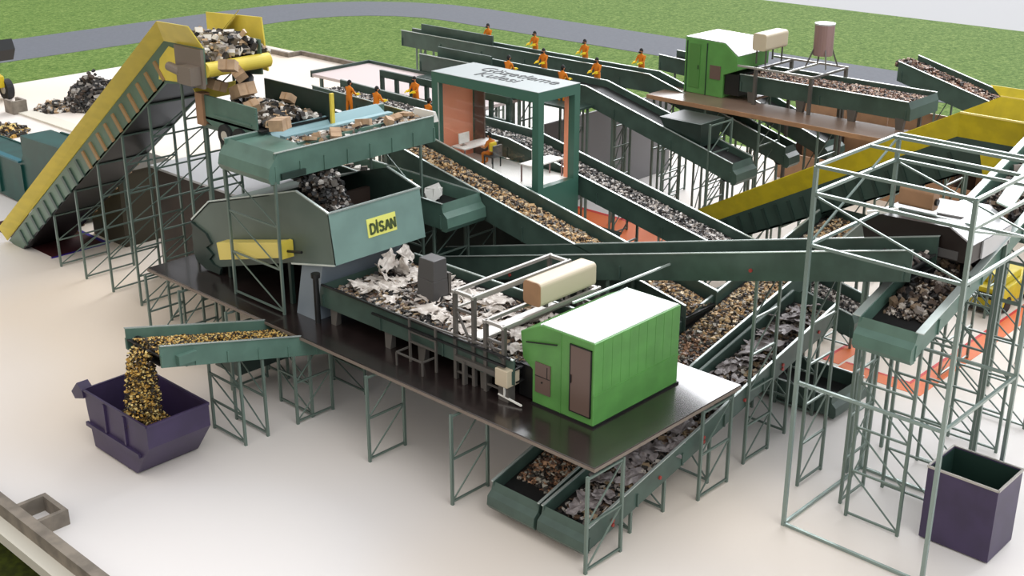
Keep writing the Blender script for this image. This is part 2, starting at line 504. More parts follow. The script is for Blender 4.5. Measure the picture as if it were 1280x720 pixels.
# ================================================================== PLATFORM 1 (front)
P1 = thing('steel_platform', 'long dark brown steel deck on trestles with the bright green cabin on its corner', 'platform', (26, 30, 0))
MB().box(22.8, 18.45, 3.12, 29.8, 40.75, 3.24).build('deck_plate', 'deck', P1)
b = MB(); b.box(22.78, 18.43, 3.10, 22.8, 40.77, 3.2); b.box(29.8, 18.43, 3.10, 29.82, 40.77, 3.2); b.box(22.8, 18.43, 3.10, 29.8, 18.45, 3.2); b.box(22.8, 40.75, 3.10, 29.8, 40.77, 3.2)
tag(b.build('deck_edge', 'decklip', P1), 'pale steel edge strip')
for y in (18.45, 23.73, 27.57, 31.35, 35.2, 38.2, 40.5):
    trestle(P1, (22.52, y, 0), (24.05, y, 0), 3.08, rung=1.5)
for y in (18.45, 22.6, 31.35, 36, 40.5):
    trestle(P1, (27.85, y, 0), (29.38, y, 0), 3.08, rung=1.5)

# ================================================================== OPTICAL SEPARATORS
def separator(name, label, x0, y0, zb, L, W, H, panels=True):
    r = thing(name, label, 'sorting machine', (x0, y0, zb))
    # profile across Y (w) and Z, extruded along X
    prof = [(0, 0), (W, 0), (W, .42 * H), (W + .38, .52 * H), (W + .48, .84 * H), (W - .35, H), (0, H)]
    b = MB()
    b.prism([(x0, y0 + p, zb + q) for p, q in prof], (L, 0, 0))
    body = b.build('body', 'sepgreen', r, bevel=.03)
    b = MB()
    b.prism([(x0 + .05, y0 + .05, zb + H), (x0 + .05, y0 + W - .38, zb + H), (x0 + .05, y0 + W - .38, zb + H + .025), (x0 + .05, y0 + .05, zb + H + .025)], (L - .1, 0, 0))
    tag(b.build('roof_plate', 'roofsheen', r), 'roof sheet coloured as a pale sky reflection')
    b = MB(); b.box(x0 - .04, y0 - .04, zb - .0, x0 + L + .04, y0 + W, zb + .06)
    b.build('base_frame', 'black', r)
    b = MB()
    b.box(x0 - .01, y0 - .02, zb + .37 * H, x0 + L, y0, zb + .385 * H)
    for i in range(1, 10):
        xx = x0 + L * i / 10
        b.box(xx - .012, y0 - .007, zb + .4 * H, xx + .015, y0, zb + H - .03)
    b.box(x0 - .02, y0 + .52 * W, zb + .02, x0, y0 + .53 * W, zb + H)
    b.build('panel_seam', 'sepgreen', r)
    if panels:
        d = MB().box(x0 - .035, y0 + .10, zb + .3, x0, y0 + .86, zb + H - .24).build('door', 'brownglass', r)
        tag(d, 'tall brown door')
        fr = MB(); a0, a1, c0, c1 = y0 + .08, y0 + .88, zb + .28, zb + H - .22
        for bx in ((a0, c0, a1, c0 + .03), (a0, c1 - .03, a1, c1), (a0, c0, a0 + .03, c1), (a1 - .03, c0, a1, c1)):
            fr.box(x0 - .045, bx[0], bx[1], x0, bx[2], bx[3])
        fr.build('door_frame', 'black', d)
        MB().box(x0 - .07, y0 + .8, zb + 1.2, x0 - .03, y0 + .83, zb + 1.45).build('handle', 'black', d)
        pn = MB().box(x0 - .04, y0 + 1.62, zb + .45, x0, y0 + 2.2, zb + 1.42).build('control_panel', 'brownglass', r)
        fr = MB(); fr.box(x0 - .05, y0 + 1.62, zb + .98, x0 - .035, y0 + 2.2, zb + 1.0); fr.box(x0 - .05, y0 + 1.72, zb + 1.0, x0 - .035, y0 + 1.74, zb + 1.36); fr.cyl((x0 - .06, y0 + 1.93, zb + .82), (x0 - .03, y0 + 1.93, zb + .82), .03)
        fr.build('panel_detail', 'black', pn)
        hb = MB(); hb.beam((x0 - .05, y0 + 2.55, zb + 1.95), (x0 - .05, y0 + 1.35, zb + 2.2), .035); hb.build('grab_bar', 'black', r)
    return r
S1 = separator('optical_separator', 'bright green box-shaped sorting cabin with brown door on the near corner of the dark deck', 24.5, 19.94, 3.24, 4.04, 2.35, 2.62)
b = MB(); b.beam((26.3, 22.3, 5.92), (30.6, 21.9, 6.1), .06); b.beam((24.5, 21.95, 5.86), (28.5, 21.95, 5.86), .05)
tag(b.build('roof_rail', 'edge', S1), 'bright rail along the roof ridge')
b = MB(); b.box(24.6, 22.2, 3.3, 28.4, 22.9, 4.35)
b.build('inlet_throat', 'black', S1)
# little drive unit beside the inlet
r = thing('drive_motor', 'beige box motor on the dark deck at the inlet of the near green cabin', 'motor', (24.0, 23.0, 3.24))
b = MB(); b.box(23.9, 22.75, 3.75, 24.45, 23.25, 4.3); b.build('housing', 'beige', r, bevel=.02)
b = MB(); b.beam((24.15, 23.2, 4.0), (24.15, 25.1, 4.0), .28, .16); b.box(24.0, 22.8, 3.24, 24.3, 23.2, 3.76); b.box(23.95, 24.6, 3.24, 24.1, 24.7, 4.0)
b.build('drive_beam', 'frame', r)
b = MB(); b.beam((24.05, 22.3, 3.3), (24.0, 23.2, 3.42), .05); b.beam((24.0, 22.95, 3.4), (23.95, 22.9, 3.75), .05); b.build('white_lever', 'white', r)

# ================================================================== ACCELERATION BELT P
PB = conveyor('wide_conveyor', 'wide green belt conveyor of crumpled white sheets feeding the near green cabin', 'Y', 24.15, 28.4, [(31.7, 4.6), (22.7, 4.6)], depth=.8, drop=.3, ribs=3, ends=('plate', None))
for y in (31.2, 28.4, 26.8, 24.0):
    for x in (24.3, 28.2):
        MB().hexa([(x - .12, y - .12, 3.24), (x + .12, y - .12, 3.24), (x + .12, y + .12, 3.24), (x - .12, y + .12, 3.24), (x - .07, y - .2, 3.86), (x + .07, y - .2, 3.86), (x + .07, y + .2, 3.86), (x - .07, y + .2, 3.86)]).build('leg', 'frame', PB)
b = MB(); b.beam((24.08, 31.6, 4.64), (24.08, 22.8, 4.64), .07); b.beam((23.98, 28.9, 4.4), (23.98, 22.9, 4.4), .07)
b.build('guide_rail', 'black', PB)
pile('debris_on_wide_belt', 'small brown and white scraps scattered between the white sheets of the wide belt', 'Y', 24.3, 28.3, [(31.6, 4.6), (22.9, 4.6)], .3, 'debris', 3200, .08, .13, .5, seed=3)

def sheet_mesh(rng, size, mname):
    n = 6
    b = MB(); sd = rng.random() * 100
    vs = []
    for i in range(n + 1):
        for j in range(n + 1):
            u, v = i / n - .5, j / n - .5
            r_ = 1 + .7 * noise.noise(Vector((u * 3 + sd, v * 3, 0)))
            z = size * .16 * noise.noise(Vector((u * 3 + sd, v * 3, 5))) + size * .045 * rng.random()
            vs.append((u * size * r_, v * size * .8 * r_, z))
    fs = []
    for i in range(n):
        for j in range(n):
            edge = i in (0, n - 1) or j in (0, n - 1)
            if edge and rng.random() < .3: continue
            a = i * (n + 1) + j
            fs.append((a, a + 1, a + n + 2, a + n + 1))
    me = bpy.data.meshes.new('crumpled_sheet')
    me.from_pydata(vs, [], fs)
    me.materials.append(M[mname]); me.update()
    return me
def sheets(axis, t0, t1, path, drop, n, size, mname, label, group, seed, lift=.06):
    rng = random.Random(seed)
    F = T(axis)
    protos = [sheet_mesh(rng, size, mname) for _ in range(7)]
    for i in range(n):
        o = bpy.data.objects.new('crumpled_sheet', protos[i % 7])
        C.objects.link(o)
        sol = o.modifiers.new('thickness', 'SOLIDIFY'); sol.thickness = .015
        s = path[0][0] + (path[-1][0] - path[0][0]) * (i + .2 + rng.random() * .6) / n
        t = t0 + (t1 - t0) * (.15 + .7 * rng.random())
        o.location = F(s, t, lerp_path(path, s) - drop + lift + size * .12 + rng.random() * .08)
        sl_ = (path[-1][1] - path[0][1]) / (path[-1][0] - path[0][0])
        k = .7 + rng.random() * .6
        o.scale = (k, k, k)
        o.rotation_euler = (rng.random() * .3 - .15, rng.random() * .3 - .15 - (math.atan(sl_) if axis == 'X' else 0), rng.random() * 6.28)
        tag(o, label, 'waste sheet', group)
sheets('Y', 24.4, 28.2, [(31.3, 4.6), (23.2, 4.6)], .3, 52, .72, 'paper', 'crumpled white sheet lying on the wide belt before the near green cabin', 'crumpled sheets on the wide belt', 5)

rng = random.Random(99)
for i, (x, y, z) in enumerate(((26.5, 30.95, 4.95), (27.3, 30.9, 5.05), (26.1, 30.85, 4.7), (26.9, 30.7, 4.65))):
    o = bpy.data.objects.new('crumpled_sheet', sheet_mesh(rng, .8, 'paper')); C.objects.link(o)
    sol = o.modifiers.new('thickness', 'SOLIDIFY'); sol.thickness = .015
    o.location = (x, y, z); o.rotation_euler = (1.1, .3 * i - .4, i * .5)
    tag(o, 'crumpled white sheet falling under the lower front edge of the big teal machine', 'waste sheet', 'falling sheets under the teal machine')
# gantries over the wide belt
def gantry(label, y0, y1, z, x0=24.15, x1=28.45, mid=None):
    r = thing('scanner_gantry', label, 'frame', (x0, y0, 3.24))
    for x in (x0, x1):
        b = MB()
        for y in (y0, y1): b.beam((x, y, 3.24), (x, y, z), .12)
        b.beam((x, y0, z - .55), (x, y1, z - .55), .08)
        b.beam((x, y0, 4.4), (x, y1, z - .55), .06); b.beam((x, y0, 3.5), (x, y1, 3.5), .06)
        b.build('post_frame', 'frame', r)
    b = MB()
    for y in (y0, y1): b.beam((x0 - .1, y, z), (x1 + .1, y, z), .1); 
    b.beam((x0, y0, z), (x0, y1, z), .1); b.beam((x1, y0, z), (x1, y1, z), .1)
    b.beam((x0, y1, z - .55), (x1, y1, z - .55), .07)
    b.build('top_rail', 'framelight', r)
    return r
g1 = gantry('open tube gantry over the wide belt, nearest the dark grey scanner column', 24.35, 25.15, 6.15)
g2 = gantry('open tube gantry under the beige cooler on the wide belt', 23.1, 23.85, 5.55)
b = MB(); b.box(24.5, 24.42, 4.62, 28.2, 24.9, 4.68); b.build('screen_plate', 'white', g1)
b = MB()
for yy in (25.9, 27.1): b.beam((24.0, yy, 3.24), (24.0, yy, 4.75), .07)
for zz in (4.75, 4.3, 3.95): b.beam((24.0, 25.9, zz), (24.0, 27.1, zz), .06)
b.beam((24.0, 25.9, 4.75), (24.2, 23.2, 4.75), .06)
for yy in (26.0, 27.2): b.beam((23.5, yy, 3.24), (23.5, yy, 3.7), .05); b.beam((23.5, yy, 3.7), (24.1, yy, 3.7), .05)
b.beam((23.5, 26.0, 3.7), (23.5, 27.2, 3.7), .05)
t_ = thing('guard_rail', 'thin brown guard rail and step at the side of the wide belt', 'railing', (24, 26.5, 3.24)); b.build('rail_tubes', 'frame', t_)
def rounded_prism(b, cx, cy, z, L, W, H, axis='X', r=.14):
    prof = []
    for (sx, sz, a0) in ((1, 1, 0), (-1, 1, 90), (-1, -1, 180), (1, -1, 270)):
        for k in range(5):
            a = R(a0 + 90 * k / 4)
            prof.append((sx * (W / 2 - r) + r * math.cos(a), z + H / 2 + sz * (H / 2 - r) + r * math.sin(a)))
    if axis == 'X':
        b.prism([(cx - L / 2, cy + p, q) for p, q in prof], (L, 0, 0))
    else:
        b.prism([(cx + p, cy - L / 2, q) for p, q in prof], (0, L, 0))
r = thing('cooler_unit', 'beige rounded cooler box lying on the gantry before the near green cabin', 'cooling unit', (27, 23.45, 5.6))
b = MB(); rounded_prism(b, 27.05, 23.45, 5.68, 2.6, .72, .78); b.build('casing', 'beige', r, bevel=.02)
b = MB(); rounded_prism(b, 25.74, 23.45, 5.69, .03, .7, .76); tag(b.build('end_cap', 'tan', r), 'tan end face')
for x in (26.1, 28.0): MB().box(x - .05, 23.15, 5.6, x + .05, 23.75, 5.7).build('foot', 'frame', r)
r = thing('scanner_cabinet', 'dark grey metal scanner column standing over the wide belt of white sheets', 'machine', (26.2, 28.3, 4.3))
b = MB()
b.hexa([(25.88, 28.0, 4.25), (26.6, 28.0, 4.25), (26.6, 28.8, 4.25), (25.88, 28.8, 4.25), (25.92, 28.0, 5.15), (26.56, 28.0, 5.15), (26.56, 28.8, 5.15), (25.92, 28.8, 5.15)])
b.hexa([(25.92, 28.0, 5.15), (26.56, 28.0, 5.15), (26.56, 28.8, 5.15), (25.92, 28.8, 5.15), (25.98, 28.05, 5.85), (26.56, 28.05, 5.85), (26.56, 28.75, 5.85), (25.98, 28.75, 5.85)])
b.build('casing', 'grey', r, bevel=.02)
b = MB(); b.box(26.6, 28.0, 4.3, 26.72, 28.4, 5.3); b.build('side_panel', 'frame', r)
# upright chute stand at the head of the wide belt
r = thing('chute_stand', 'pale steel chute stand between the ballistic box and the wide belt', 'stand', (24.2, 32.2, 3.24))
b = MB(); b.hexa([(24.0, 31.9, 3.24), (26.4, 31.9, 3.24), (26.4, 33.0, 3.24), (24.0, 33.0, 3.24), (24.4, 31.9, 5.2), (28.2, 31.9, 5.2), (28.2, 33.0, 5.2), (24.4, 33.0, 5.2)])
b.build('chute_body', 'steelblue', r)
b = MB(); b.cyl((23.95, 31.75, 3.24), (23.95, 31.75, 4.95), .1); b.cyl((23.95, 31.75, 4.9), (23.95, 31.75, 5.05), .16)
b.build('post', 'black', r)

# ================================================================== BALLISTIC SEPARATOR BOX
BS = thing('ballistic_separator', 'big teal slanted open-topped machine with a yellow name plate on its front', 'machine', (26.3, 35, 3.24))
X0, X1 = 24.3, 28.4
side = [(31.05, 5.4), (31.32, 7.17), (33.0, 7.6), (38.4, 6.04), (39.7, 5.05), (39.3, 4.4), (39.6, 3.9), (39.0, 3.5), (38.6, 3.4), (33.5, 4.9)]
for x in (X0, X1):
    MB().prism([(x, y, z) for y, z in side], (.06 if x == X0 else -.06, 0, 0)).build('side_plate', 'bsshade' if x == X0 else 'dkgreen', BS)
MB().hexa([(X0, 31.05, 5.4), (X1, 31.05, 5.4), (X1, 31.11, 5.4), (X0, 31.11, 5.4), (X0, 31.3, 7.17), (X1, 31.3, 7.17), (X1, 31.36, 7.17), (X0, 31.36, 7.17)]).build('front_plate', 'teal', BS)
b = MB(); b.beam((X0 - .05, 31.3, 7.19), (X1 + .05, 31.3, 7.19), .09, .05); b.beam((X0, 31.3, 7.19), (X0, 33, 7.62), .08, .05); b.beam((X1, 31.3, 7.19), (X1, 33, 7.62), .08, .05)
b.beam((X0, 33, 7.62), (X0, 38.4, 6.08), .05, .05); b.beam((X0, 38.4, 6.08), (X0, 39.7, 5.08), .09, .06); b.beam((X0 - .02, 31.08, 5.4), (X0 - .02, 33.5, 4.88), .06)
tag(b.build('rim', 'edge', BS), 'rim with sky glint in its colour')
b = MB()   # rear roof, floor and screens
b.hexa([(X0, 34.6, 7.1), (X1, 34.6, 7.1), (X1, 38.4, 6.0), (X0, 38.4, 6.0), (X0, 34.6, 7.14), (X1, 34.6, 7.14), (X1, 38.4, 6.04), (X0, 38.4, 6.04)])
b.hexa([(X0, 38.4, 6.0), (X1, 38.4, 6.0), (X1, 39.7, 5.0), (X0, 39.7, 5.0), (X0, 38.4, 6.04), (X1, 38.4, 6.04), (X1, 39.7, 5.05), (X0, 39.7, 5.05)])
b.build('rear_roof', 'bsshade', BS)
b = MB()
for i in range(6):
    xa = X0 + .1 + i * .66
    b.hexa([(xa, 31.3, 5.55 + .08 * (i % 2)), (xa + .6, 31.3, 5.55 + .08 * (i % 2)), (xa + .6, 38.8, 4.2), (xa, 38.8, 4.2), (xa, 31.3, 5.65 + .08 * (i % 2)), (xa + .6, 31.3, 5.65 + .08 * (i % 2)), (xa + .6, 38.8, 4.3), (xa, 38.8, 4.3)])
b.build('screen_paddles', 'brownwall', BS)
MB().box(X0 + .1, 33.9, 6.0, X1 - .1, 34.1, 6.7).build('baffle', 'brownwall', BS)
b = MB()   # jagged rubber curtain at the back end
zig = [(39.72, 5.02), (39.55, 4.8), (39.66, 4.45), (39.62, 4.1), (39.68, 3.85), (39.5, 3.5), (38.9, 3.28), (38.0, 3.3), (37.9, 3.55), (38.35, 3.6), (38.6, 3.75), (38.35, 4.0), (38.75, 4.2), (38.4, 4.42), (38.7, 4.75)]
for k in range(len(zig) // 2):
    pass
b.prism([(X0 - .1, y, z) for y, z in zig], (.1, 0, 0))
b.build('curtain', 'dkgreen', BS)
b = MB()
for i in range(5): b.box(X0, 39.45, 4.8 - i * .3, X1, 39.7, 5.0 - i * .3)
b.build('curtain_strip', 'green', BS)
for y in (33.8, 37.6):
    for x in (X0 + .15, X1 - .15): MB().beam((x, y, 3.24), (x, y, 4.9 if y < 35 else 3.9), .14).build('leg', 'dkgreen', BS)
yb = MB(); yb.prism([(X0 - .55, 33.45, 5.78), (X0 - .55, 33.45, 5.22), (X0 - .55, 37.2, 4.2), (X0 - .55, 37.32, 4.85)], (.5, 0, 0))
tag(yb.build('drive_guard', 'paleyellow', BS, bevel=.02), 'pale yellow drive guard')
b = MB(); b.box(X0 - .57, 33.3, 5.2, X0 - .05, 33.46, 5.8); b.build('guard_end', 'yellow', BS)
b = MB(); b.cyl((X0 - .3, 33.3, 5.45), (X0 - .3, 32.5, 5.6), .05); b.build('shaft', 'black', BS)
# name plate with relief letters on the front
LET = {
 'D': [[(0, 0), (0, 1), (.1, 1)], [(0, 0), (.42, .05), (.6, .3), (.6, .7), (.42, .95), (0, 1)]],
 'I': [[(0.1, 0), (.1, 1)]],
 'S': [[(.55, .82), (.42, .97), (.15, .97), (.03, .78), (.12, .58), (.45, .45), (.57, .25), (.45, .05), (.15, .03), (.02, .18)]],
 'A': [[(0, 0), (.32, 1), (.64, 0)], [(.13, .36), (.51, .36)]],
 'N': [[(0, 0), (0, 1), (.55, 0), (.55, 1)]],
}
def strokes(b, txt, org, ux, uz, h, w, dep, serif=True):
    ux = Vector(ux); uz = Vector(uz); n = ux.cross(uz).normalized()
    x = 0
    org = Vector(org)
    for ch in txt:
        for st in LET[ch]:
            for p, q in zip(st, st[1:]):
                a = org + ux * (x + p[0] * h) + uz * p[1] * h; c = org + ux * (x + q[0] * h) + uz * q[1] * h
                b.beam(a, c, w, dep, n)
        if serif:
            for st in LET[ch][:1]:
                for p in (st[0], st[-1]):
                    if ch in 'DIAN' :
                        a = org + ux * (x + (p[0] - .11) * h) + uz * p[1] * h; c = org + ux * (x + (p[0] + .13) * h) + uz * p[1] * h
                        b.beam(a, c, w * .6, dep, n)
        if ch == 'I' :   # dotted capital
            a = org + ux * (x + .1 * h) + uz * 1.22 * h
            b.beam(a - ux * .08 * h, a + ux * .08 * h, w, dep, n)
        x += (.40 if ch == 'I' else .79) * h
    return x
pl = MB(); uz = Vector((0, .14, .99)).normalized()
def fp(x, k, out=.02): return (x, 31.05 + .25 * (k - 5.4) / 1.77 - out, k)
pl.hexa([fp(25.83, 5.98, .02), fp(27.13, 5.98, .02), fp(27.13, 5.98, 0), fp(25.83, 5.98, 0), fp(25.83, 6.62, .02), fp(27.13, 6.62, .02), fp(27.13, 6.62, 0), fp(25.83, 6.62, 0)])
np_ = tag(pl.build('name_plate', 'signyellow', BS), 'yellow name plate')
b = MB(); strokes(b, 'DISAN', fp(25.95, 6.1, .035), (1, 0, 0), uz, .335, .08, .02)
b.build('lettering', 'signink', np_)
for i, (y, zt) in enumerate(((36.09, 8.0), (33.16, 8.0))):
    pass

# ================================================================== FEED CONVEYOR F above the ballistic box
FC = conveyor('feed_conveyor', 'level green conveyor heaped with cardboard above the big teal machine', 'X', 33.15, 36.0, [(23.6, 9.02), (30.9, 9.02)], depth=.98, drop=.45, ribs=.95, m='midgreen', ends=(None, None))
b = MB(); b.prism([(23.75, 33.12, 9.02), (23.55, 33.12, 8.75), (23.38, 33.12, 8.55), (23.3, 33.12, 8.2), (23.4, 33.12, 8.0), (23.75, 33.12, 7.95)], (0, 2.92, 0)); b.build('end_hood', 'midgreen', FC)
b = MB(); b.hexa([(25.4, 35.55, 8.72), (30.7, 35.55, 8.72), (30.7, 35.95, 8.72), (25.4, 35.95, 8.72), (25.4, 35.88, 9.06), (30.5, 35.88, 9.1), (30.5, 35.96, 9.1), (25.4, 35.96, 9.06)]); b.box(25.6, 35.2, 8.7, 30.7, 35.5, 8.86); tag(b.build('back_board', 'paleblue', FC), 'pale blue-grey back board')
b = MB(); b.box(23.9, 33.5, 8.84, 25.3, 35.9, 8.9); b.box(25.2, 33.9, 8.7, 29.5, 34.0, 8.95); b.build('inner_plate', 'midgreen', FC)
b = MB(); b.box(23.8, 33.03, 8.1, 24.8, 33.12, 8.3); b.build('slot_box', 'dkgreen', FC)
MB().hexa([(30.95, 33.2, 8.75), (31.2, 33.2, 8.75), (31.2, 34.3, 8.75), (30.95, 34.3, 8.75), (30.95, 33.2, 9.15), (31.05, 33.2, 9.15), (31.05, 34.3, 9.15), (30.95, 34.3, 9.15)]).build('end_flap', 'white', FC)
for x in (23.58, 30.2):
    trestle(FC, (x, 33.16, 0), (x, 36.05, 0), 8.05, rung=1.9, zbase=3.24 if x < 29 else 0)
pile('rubbish_on_feed_conveyor', 'mixed dark rubbish heaped along the level feed conveyor', 'X', 33.3, 35.2, [(25.2, 9.02), (30.8, 9.02)], .4, 'trash', 700, .12, .3, .6, seed=11)
rng = random.Random(21)
def box_item(loc, s, rot, label, m='card', group='cardboard boxes among the rubbish', name='cardboard_box'):
    b = MB(); x, y, z = [k / 2 for k in s]
    b.box(-x, -y, -z, x, y, z)
    me_o = b.build(name, m)
    me_o.data.transform(Matrix.Translation((0, 0, -z)))
    me_o.location = loc; me_o.rotation_euler = rot
    tag(me_o, label, 'box', group)
    f = MB(); f.box(-.03, -y - .004, -z - .0, .03, y + .004, z + .004)
    fo = f.build('tape', 'tape', None); fo.data.transform(Matrix.Translation((0, 0, -z if False else -(z)))); fo.location = (0, 0, 0); fo.parent = me_o
    return me_o
for i in range(9):
    x = 25.6 + i * .6
    box_item((x, 33.6 + rng.random() * 1.1, 8.95 + rng.random() * .15), (.25 + rng.random() * .3, .2 + rng.random() * .25, .08 + rng.random() * .2), (rng.random() * .8 - .4, rng.random() * .8 - .4, rng.random() * 3), 'small cardboard box in the heap on the level feed conveyor', group='cardboard boxes on the feed conveyor')
# material falling into the ballistic box
def falling(name, label, p0, p1, r0, r1, pal, n, size, seed, arc=.0):
    rng = random.Random(seed); b = MB(); pal_ = PAL[pal]
    p0 = Vector(p0); p1 = Vector(p1)
    for i in range(n):
        t = rng.random(); c = p0.lerp(p1, t); c.z += arc * 4 * t * (1 - t)
        rr = r0 + (r1 - r0) * t
        a = rng.random() * 6.28; q = rr * math.sqrt(rng.random())
        b.cur = rng.randrange(len(pal_))
        b.chunk((c.x + q * math.cos(a), c.y + q * math.sin(a), c.z + (rng.random() - .5) * .15), size * (.5 + rng.random()), .8, rng)
    return tag(b.build(name, pal_), label, 'waste', None, 'stuff')
falling('falling_rubbish', 'dark rubbish pouring from the feed conveyor into the big teal machine', (25.4, 33.3, 7.9), (25.6, 31.9, 6.2), .75, .5, 'darkscrap', 1300, .075, 31)
pile('rubbish_in_ballistic_box', 'pale and dark scraps lying inside the front of the big teal machine', 'X', 31.5, 33.3, [(24.6, 6.4), (27.2, 6.1)], .3, 'debris', 420, .12, .3, .6, seed=33)

# ================================================================== LOWER LEFT: pellet conveyor and skip
conveyor('pellet_conveyor', 'short green conveyor of yellow pellets ending above the open dark purple skip', 'X', 31.3, 33.3, [(17.6, 4.55), (22.3, 3.35), (27.0, 2.15)], depth=.72, drop=.34, ribs=1.15, m='midgreen', legs=(20.4, 21.3, 23.2, 25.6), rung=1.2, ends=(None, None))
pile('yellow_pellets', 'yellow pellets covering the short conveyor above the purple skip', 'X', 31.4, 33.2, [(17.7, 4.55), (22.3, 3.35), (24.8, 2.71)], .34, 'pellet', 9000, .032, .2, .8, seed=41, crown=True)
b = MB(); b.box(18.1, 31.1, 3.78, 18.75, 31.3, 4.1)
t_ = [o for o in bpy.data.objects if o.name == 'pellet_conveyor'][0]
b.build('gear_motor', 'midgreen', t_)
falling('falling_pellets', 'stream of yellow pellets falling from the short conveyor into the purple skip', (17.5, 32.3, 4.2), (17.55, 32.7, 1.2), .36, .7, 'pellet', 2600, .032, 42, arc=.12)
SK = thing('skip_container', 'open dark purple skip catching falling yellow pellets', 'skip', (17.9, 33.3, 0))
sx0, sx1 = 16.9, 19.15
outer_ = [(31.4, 2.0), (31.4, 1.25), (32.3, .06), (34.9, .06), (35.1, 1.2), (35.2, 2.0)]
for x, nm in ((sx0, 'side_panel'), (sx1 - .05, 'side_panel')):
    b = MB(); b.prism([(x, y, z) for y, z in outer_] + ([(x, 35.5, 2.25), (x, 35.9, 2.0), (x, 35.75, 1.85), (x, 35.3, 2.05)][:0]), (.05, 0, 0))
    if x == sx0:
        for y in (33.9, 32.7): b.box(x - .07, y - .05, .95, x, y + .05, 1.95)
        b.box(x - .1, 31.9, .78, x, 35.15, .92)
    b.build(nm, 'purple', SK)
b = MB()
for (ya, za), (yb, zb) in zip(outer_, outer_[1:]):
    nv = Vector((0, zb - za, ya - yb)).normalized() * -.05
    if nv.dot(Vector((0, 33.3 - (ya + yb) / 2, 1.3 - (za + zb) / 2))) < 0: nv = -nv
    a0, a1 = sx0 + .05, sx1 - .05
    b.hexa([(a0, ya, za), (a1, ya, za), (a1, yb, zb), (a0, yb, zb), (a0, ya + nv.y, za + nv.z), (a1, ya + nv.y, za + nv.z), (a1, yb + nv.y, zb + nv.z), (a0, yb + nv.y, zb + nv.z)])
b.build('hull', 'purple', SK)
b = MB(); b.prism([(sx0 - .06, 35.2, 2.0), (sx0 - .06, 35.5, 2.2), (sx0 - .06, 35.95, 1.75), (sx0 - .06, 35.75, 1.55), (sx0 - .06, 35.15, 1.75)], (.4, 0, 0)); b.build('lifting_lug', 'purple', SK)
b = MB(); b.beam((sx0, 31.4, 2.02), (sx1, 31.4, 2.02), .08); b.beam((sx0, 35.2, 2.02), (sx1, 35.2, 2.02), .08); b.beam((sx0, 31.4, 2.02), (sx0, 35.2, 2.02), .07); b.beam((sx1, 31.4, 2.02), (sx1, 35.2, 2.02), .07)
b.build('rim_tube', 'purple', SK)
pile('pellets_in_skip', 'heap of yellow pellets lying inside the purple skip', 'Y', 17.0, 18.6, [(31.6, 1.9), (34.0, 1.6)], .5, 'pellet', 3000, .035, .5, .8, seed=43)
# dark low conveyor under the deck
conveyor('low_conveyor', 'low dark green conveyor half hidden beneath the left part of the dark deck', 'X', 34.4, 35.8, [(22.4, 1.5), (30, 1.5)], depth=.6, m='dkgreen', legs=(24.5, 27), ends=('plate', None))

# ================================================================== conveyors C1, C2 under and behind the deck
conveyor('long_conveyor', 'long rising green conveyor of grey crumpled sheets, nearer of the two starting under the deck', 'X', 18.75, 20.45, [(22.95, 1.15), (26, 1.82), (36.0, 4.02)], depth=.78, drop=.4, ribs=1.9, legs=(25.0, 26.6, 28.9, 33.4, 35.2), ends=('hood', 'plate'), bolts=True)
sheets('X', 18.9, 20.3, [(23.6, 1.3), (26, 1.82), (35.8, 3.98)], .4, 44, .7, 'greyfilm', 'crumpled grey sheet lying on the long rising conveyor under the deck', 'crumpled grey sheets on the long conveyor', 8)
pile('debris_on_long_conveyor', 'dark scraps between the grey sheets of the long rising conveyor', 'X', 18.85, 20.35, [(23.4, 1.25), (26, 1.82), (35.8, 3.98)], .4, 'debris', 2200, .075, .12, .5, seed=9)
conveyor('rising_conveyor', 'rising green conveyor of brown flakes, farther of the two starting under the deck', 'X', 20.62, 22.45, [(22.95, 1.15), (26, 1.95), (30.5, 3.1), (41.4, 5.45)], depth=.78, drop=.4, ribs=1.9, legs=(25.0, 28.0, 31.0, 34.3, 37.6, 41.2), ends=('hood', 'plate'))
pile('brown_flakes', 'brown flakes covering the rising conveyor behind the long grey sheet conveyor', 'X', 20.72, 22.35, [(23.8, 1.35), (26, 1.95), (30.5, 3.1), (32.3, 3.48)], .4, 'brown', 4200, .055, .2, seed=12)
pile('brown_nuggets', 'ochre and brown nuggets on the upper half of the rising conveyor', 'X', 20.72, 22.35, [(32.0, 3.42), (41.2, 5.38)], .4, 'nugget', 4500, .058, .18, seed=13)

# nugget conveyor C3
conveyor('nugget_conveyor', 'long descending green conveyor of ochre nuggets running in front of the control cabin', 'Y', 32.2, 34.05, [(37.4, 7.1), (22.3, 4.05)], depth=1.05, drop=.45, ribs=40, legs=(36.5, 33, 29.5, 26.2), ends=(None, None))
pile('ochre_nuggets', 'ochre nuggets covering the descending conveyor in front of the control cabin', 'Y', 32.3, 33.95, [(37.2, 7.06), (22.4, 4.07)], .45, 'nugget', 8000, .058, .2, seed=14)

# cross conveyor LC
conveyor('cross_conveyor', 'long plain green conveyor with red bolts crossing the middle and rising to the right', 'Y', 30.6, 32.2, [(34.0, 3.3), (13.85, 8.55)], depth=.92, drop=.5, ribs=60, legs=(18.7, 16.7, 15.2, 24.5, 28.5), bolts=True, ends=('plate', None))
pile('scraps_on_cross_conveyor', 'a few pale scraps at the high end of the long crossing conveyor', 'Y', 30.7, 32.1, [(17.5, 7.6), (13.9, 8.53)], .42, 'lump', 90, .1, .1, seed=15)

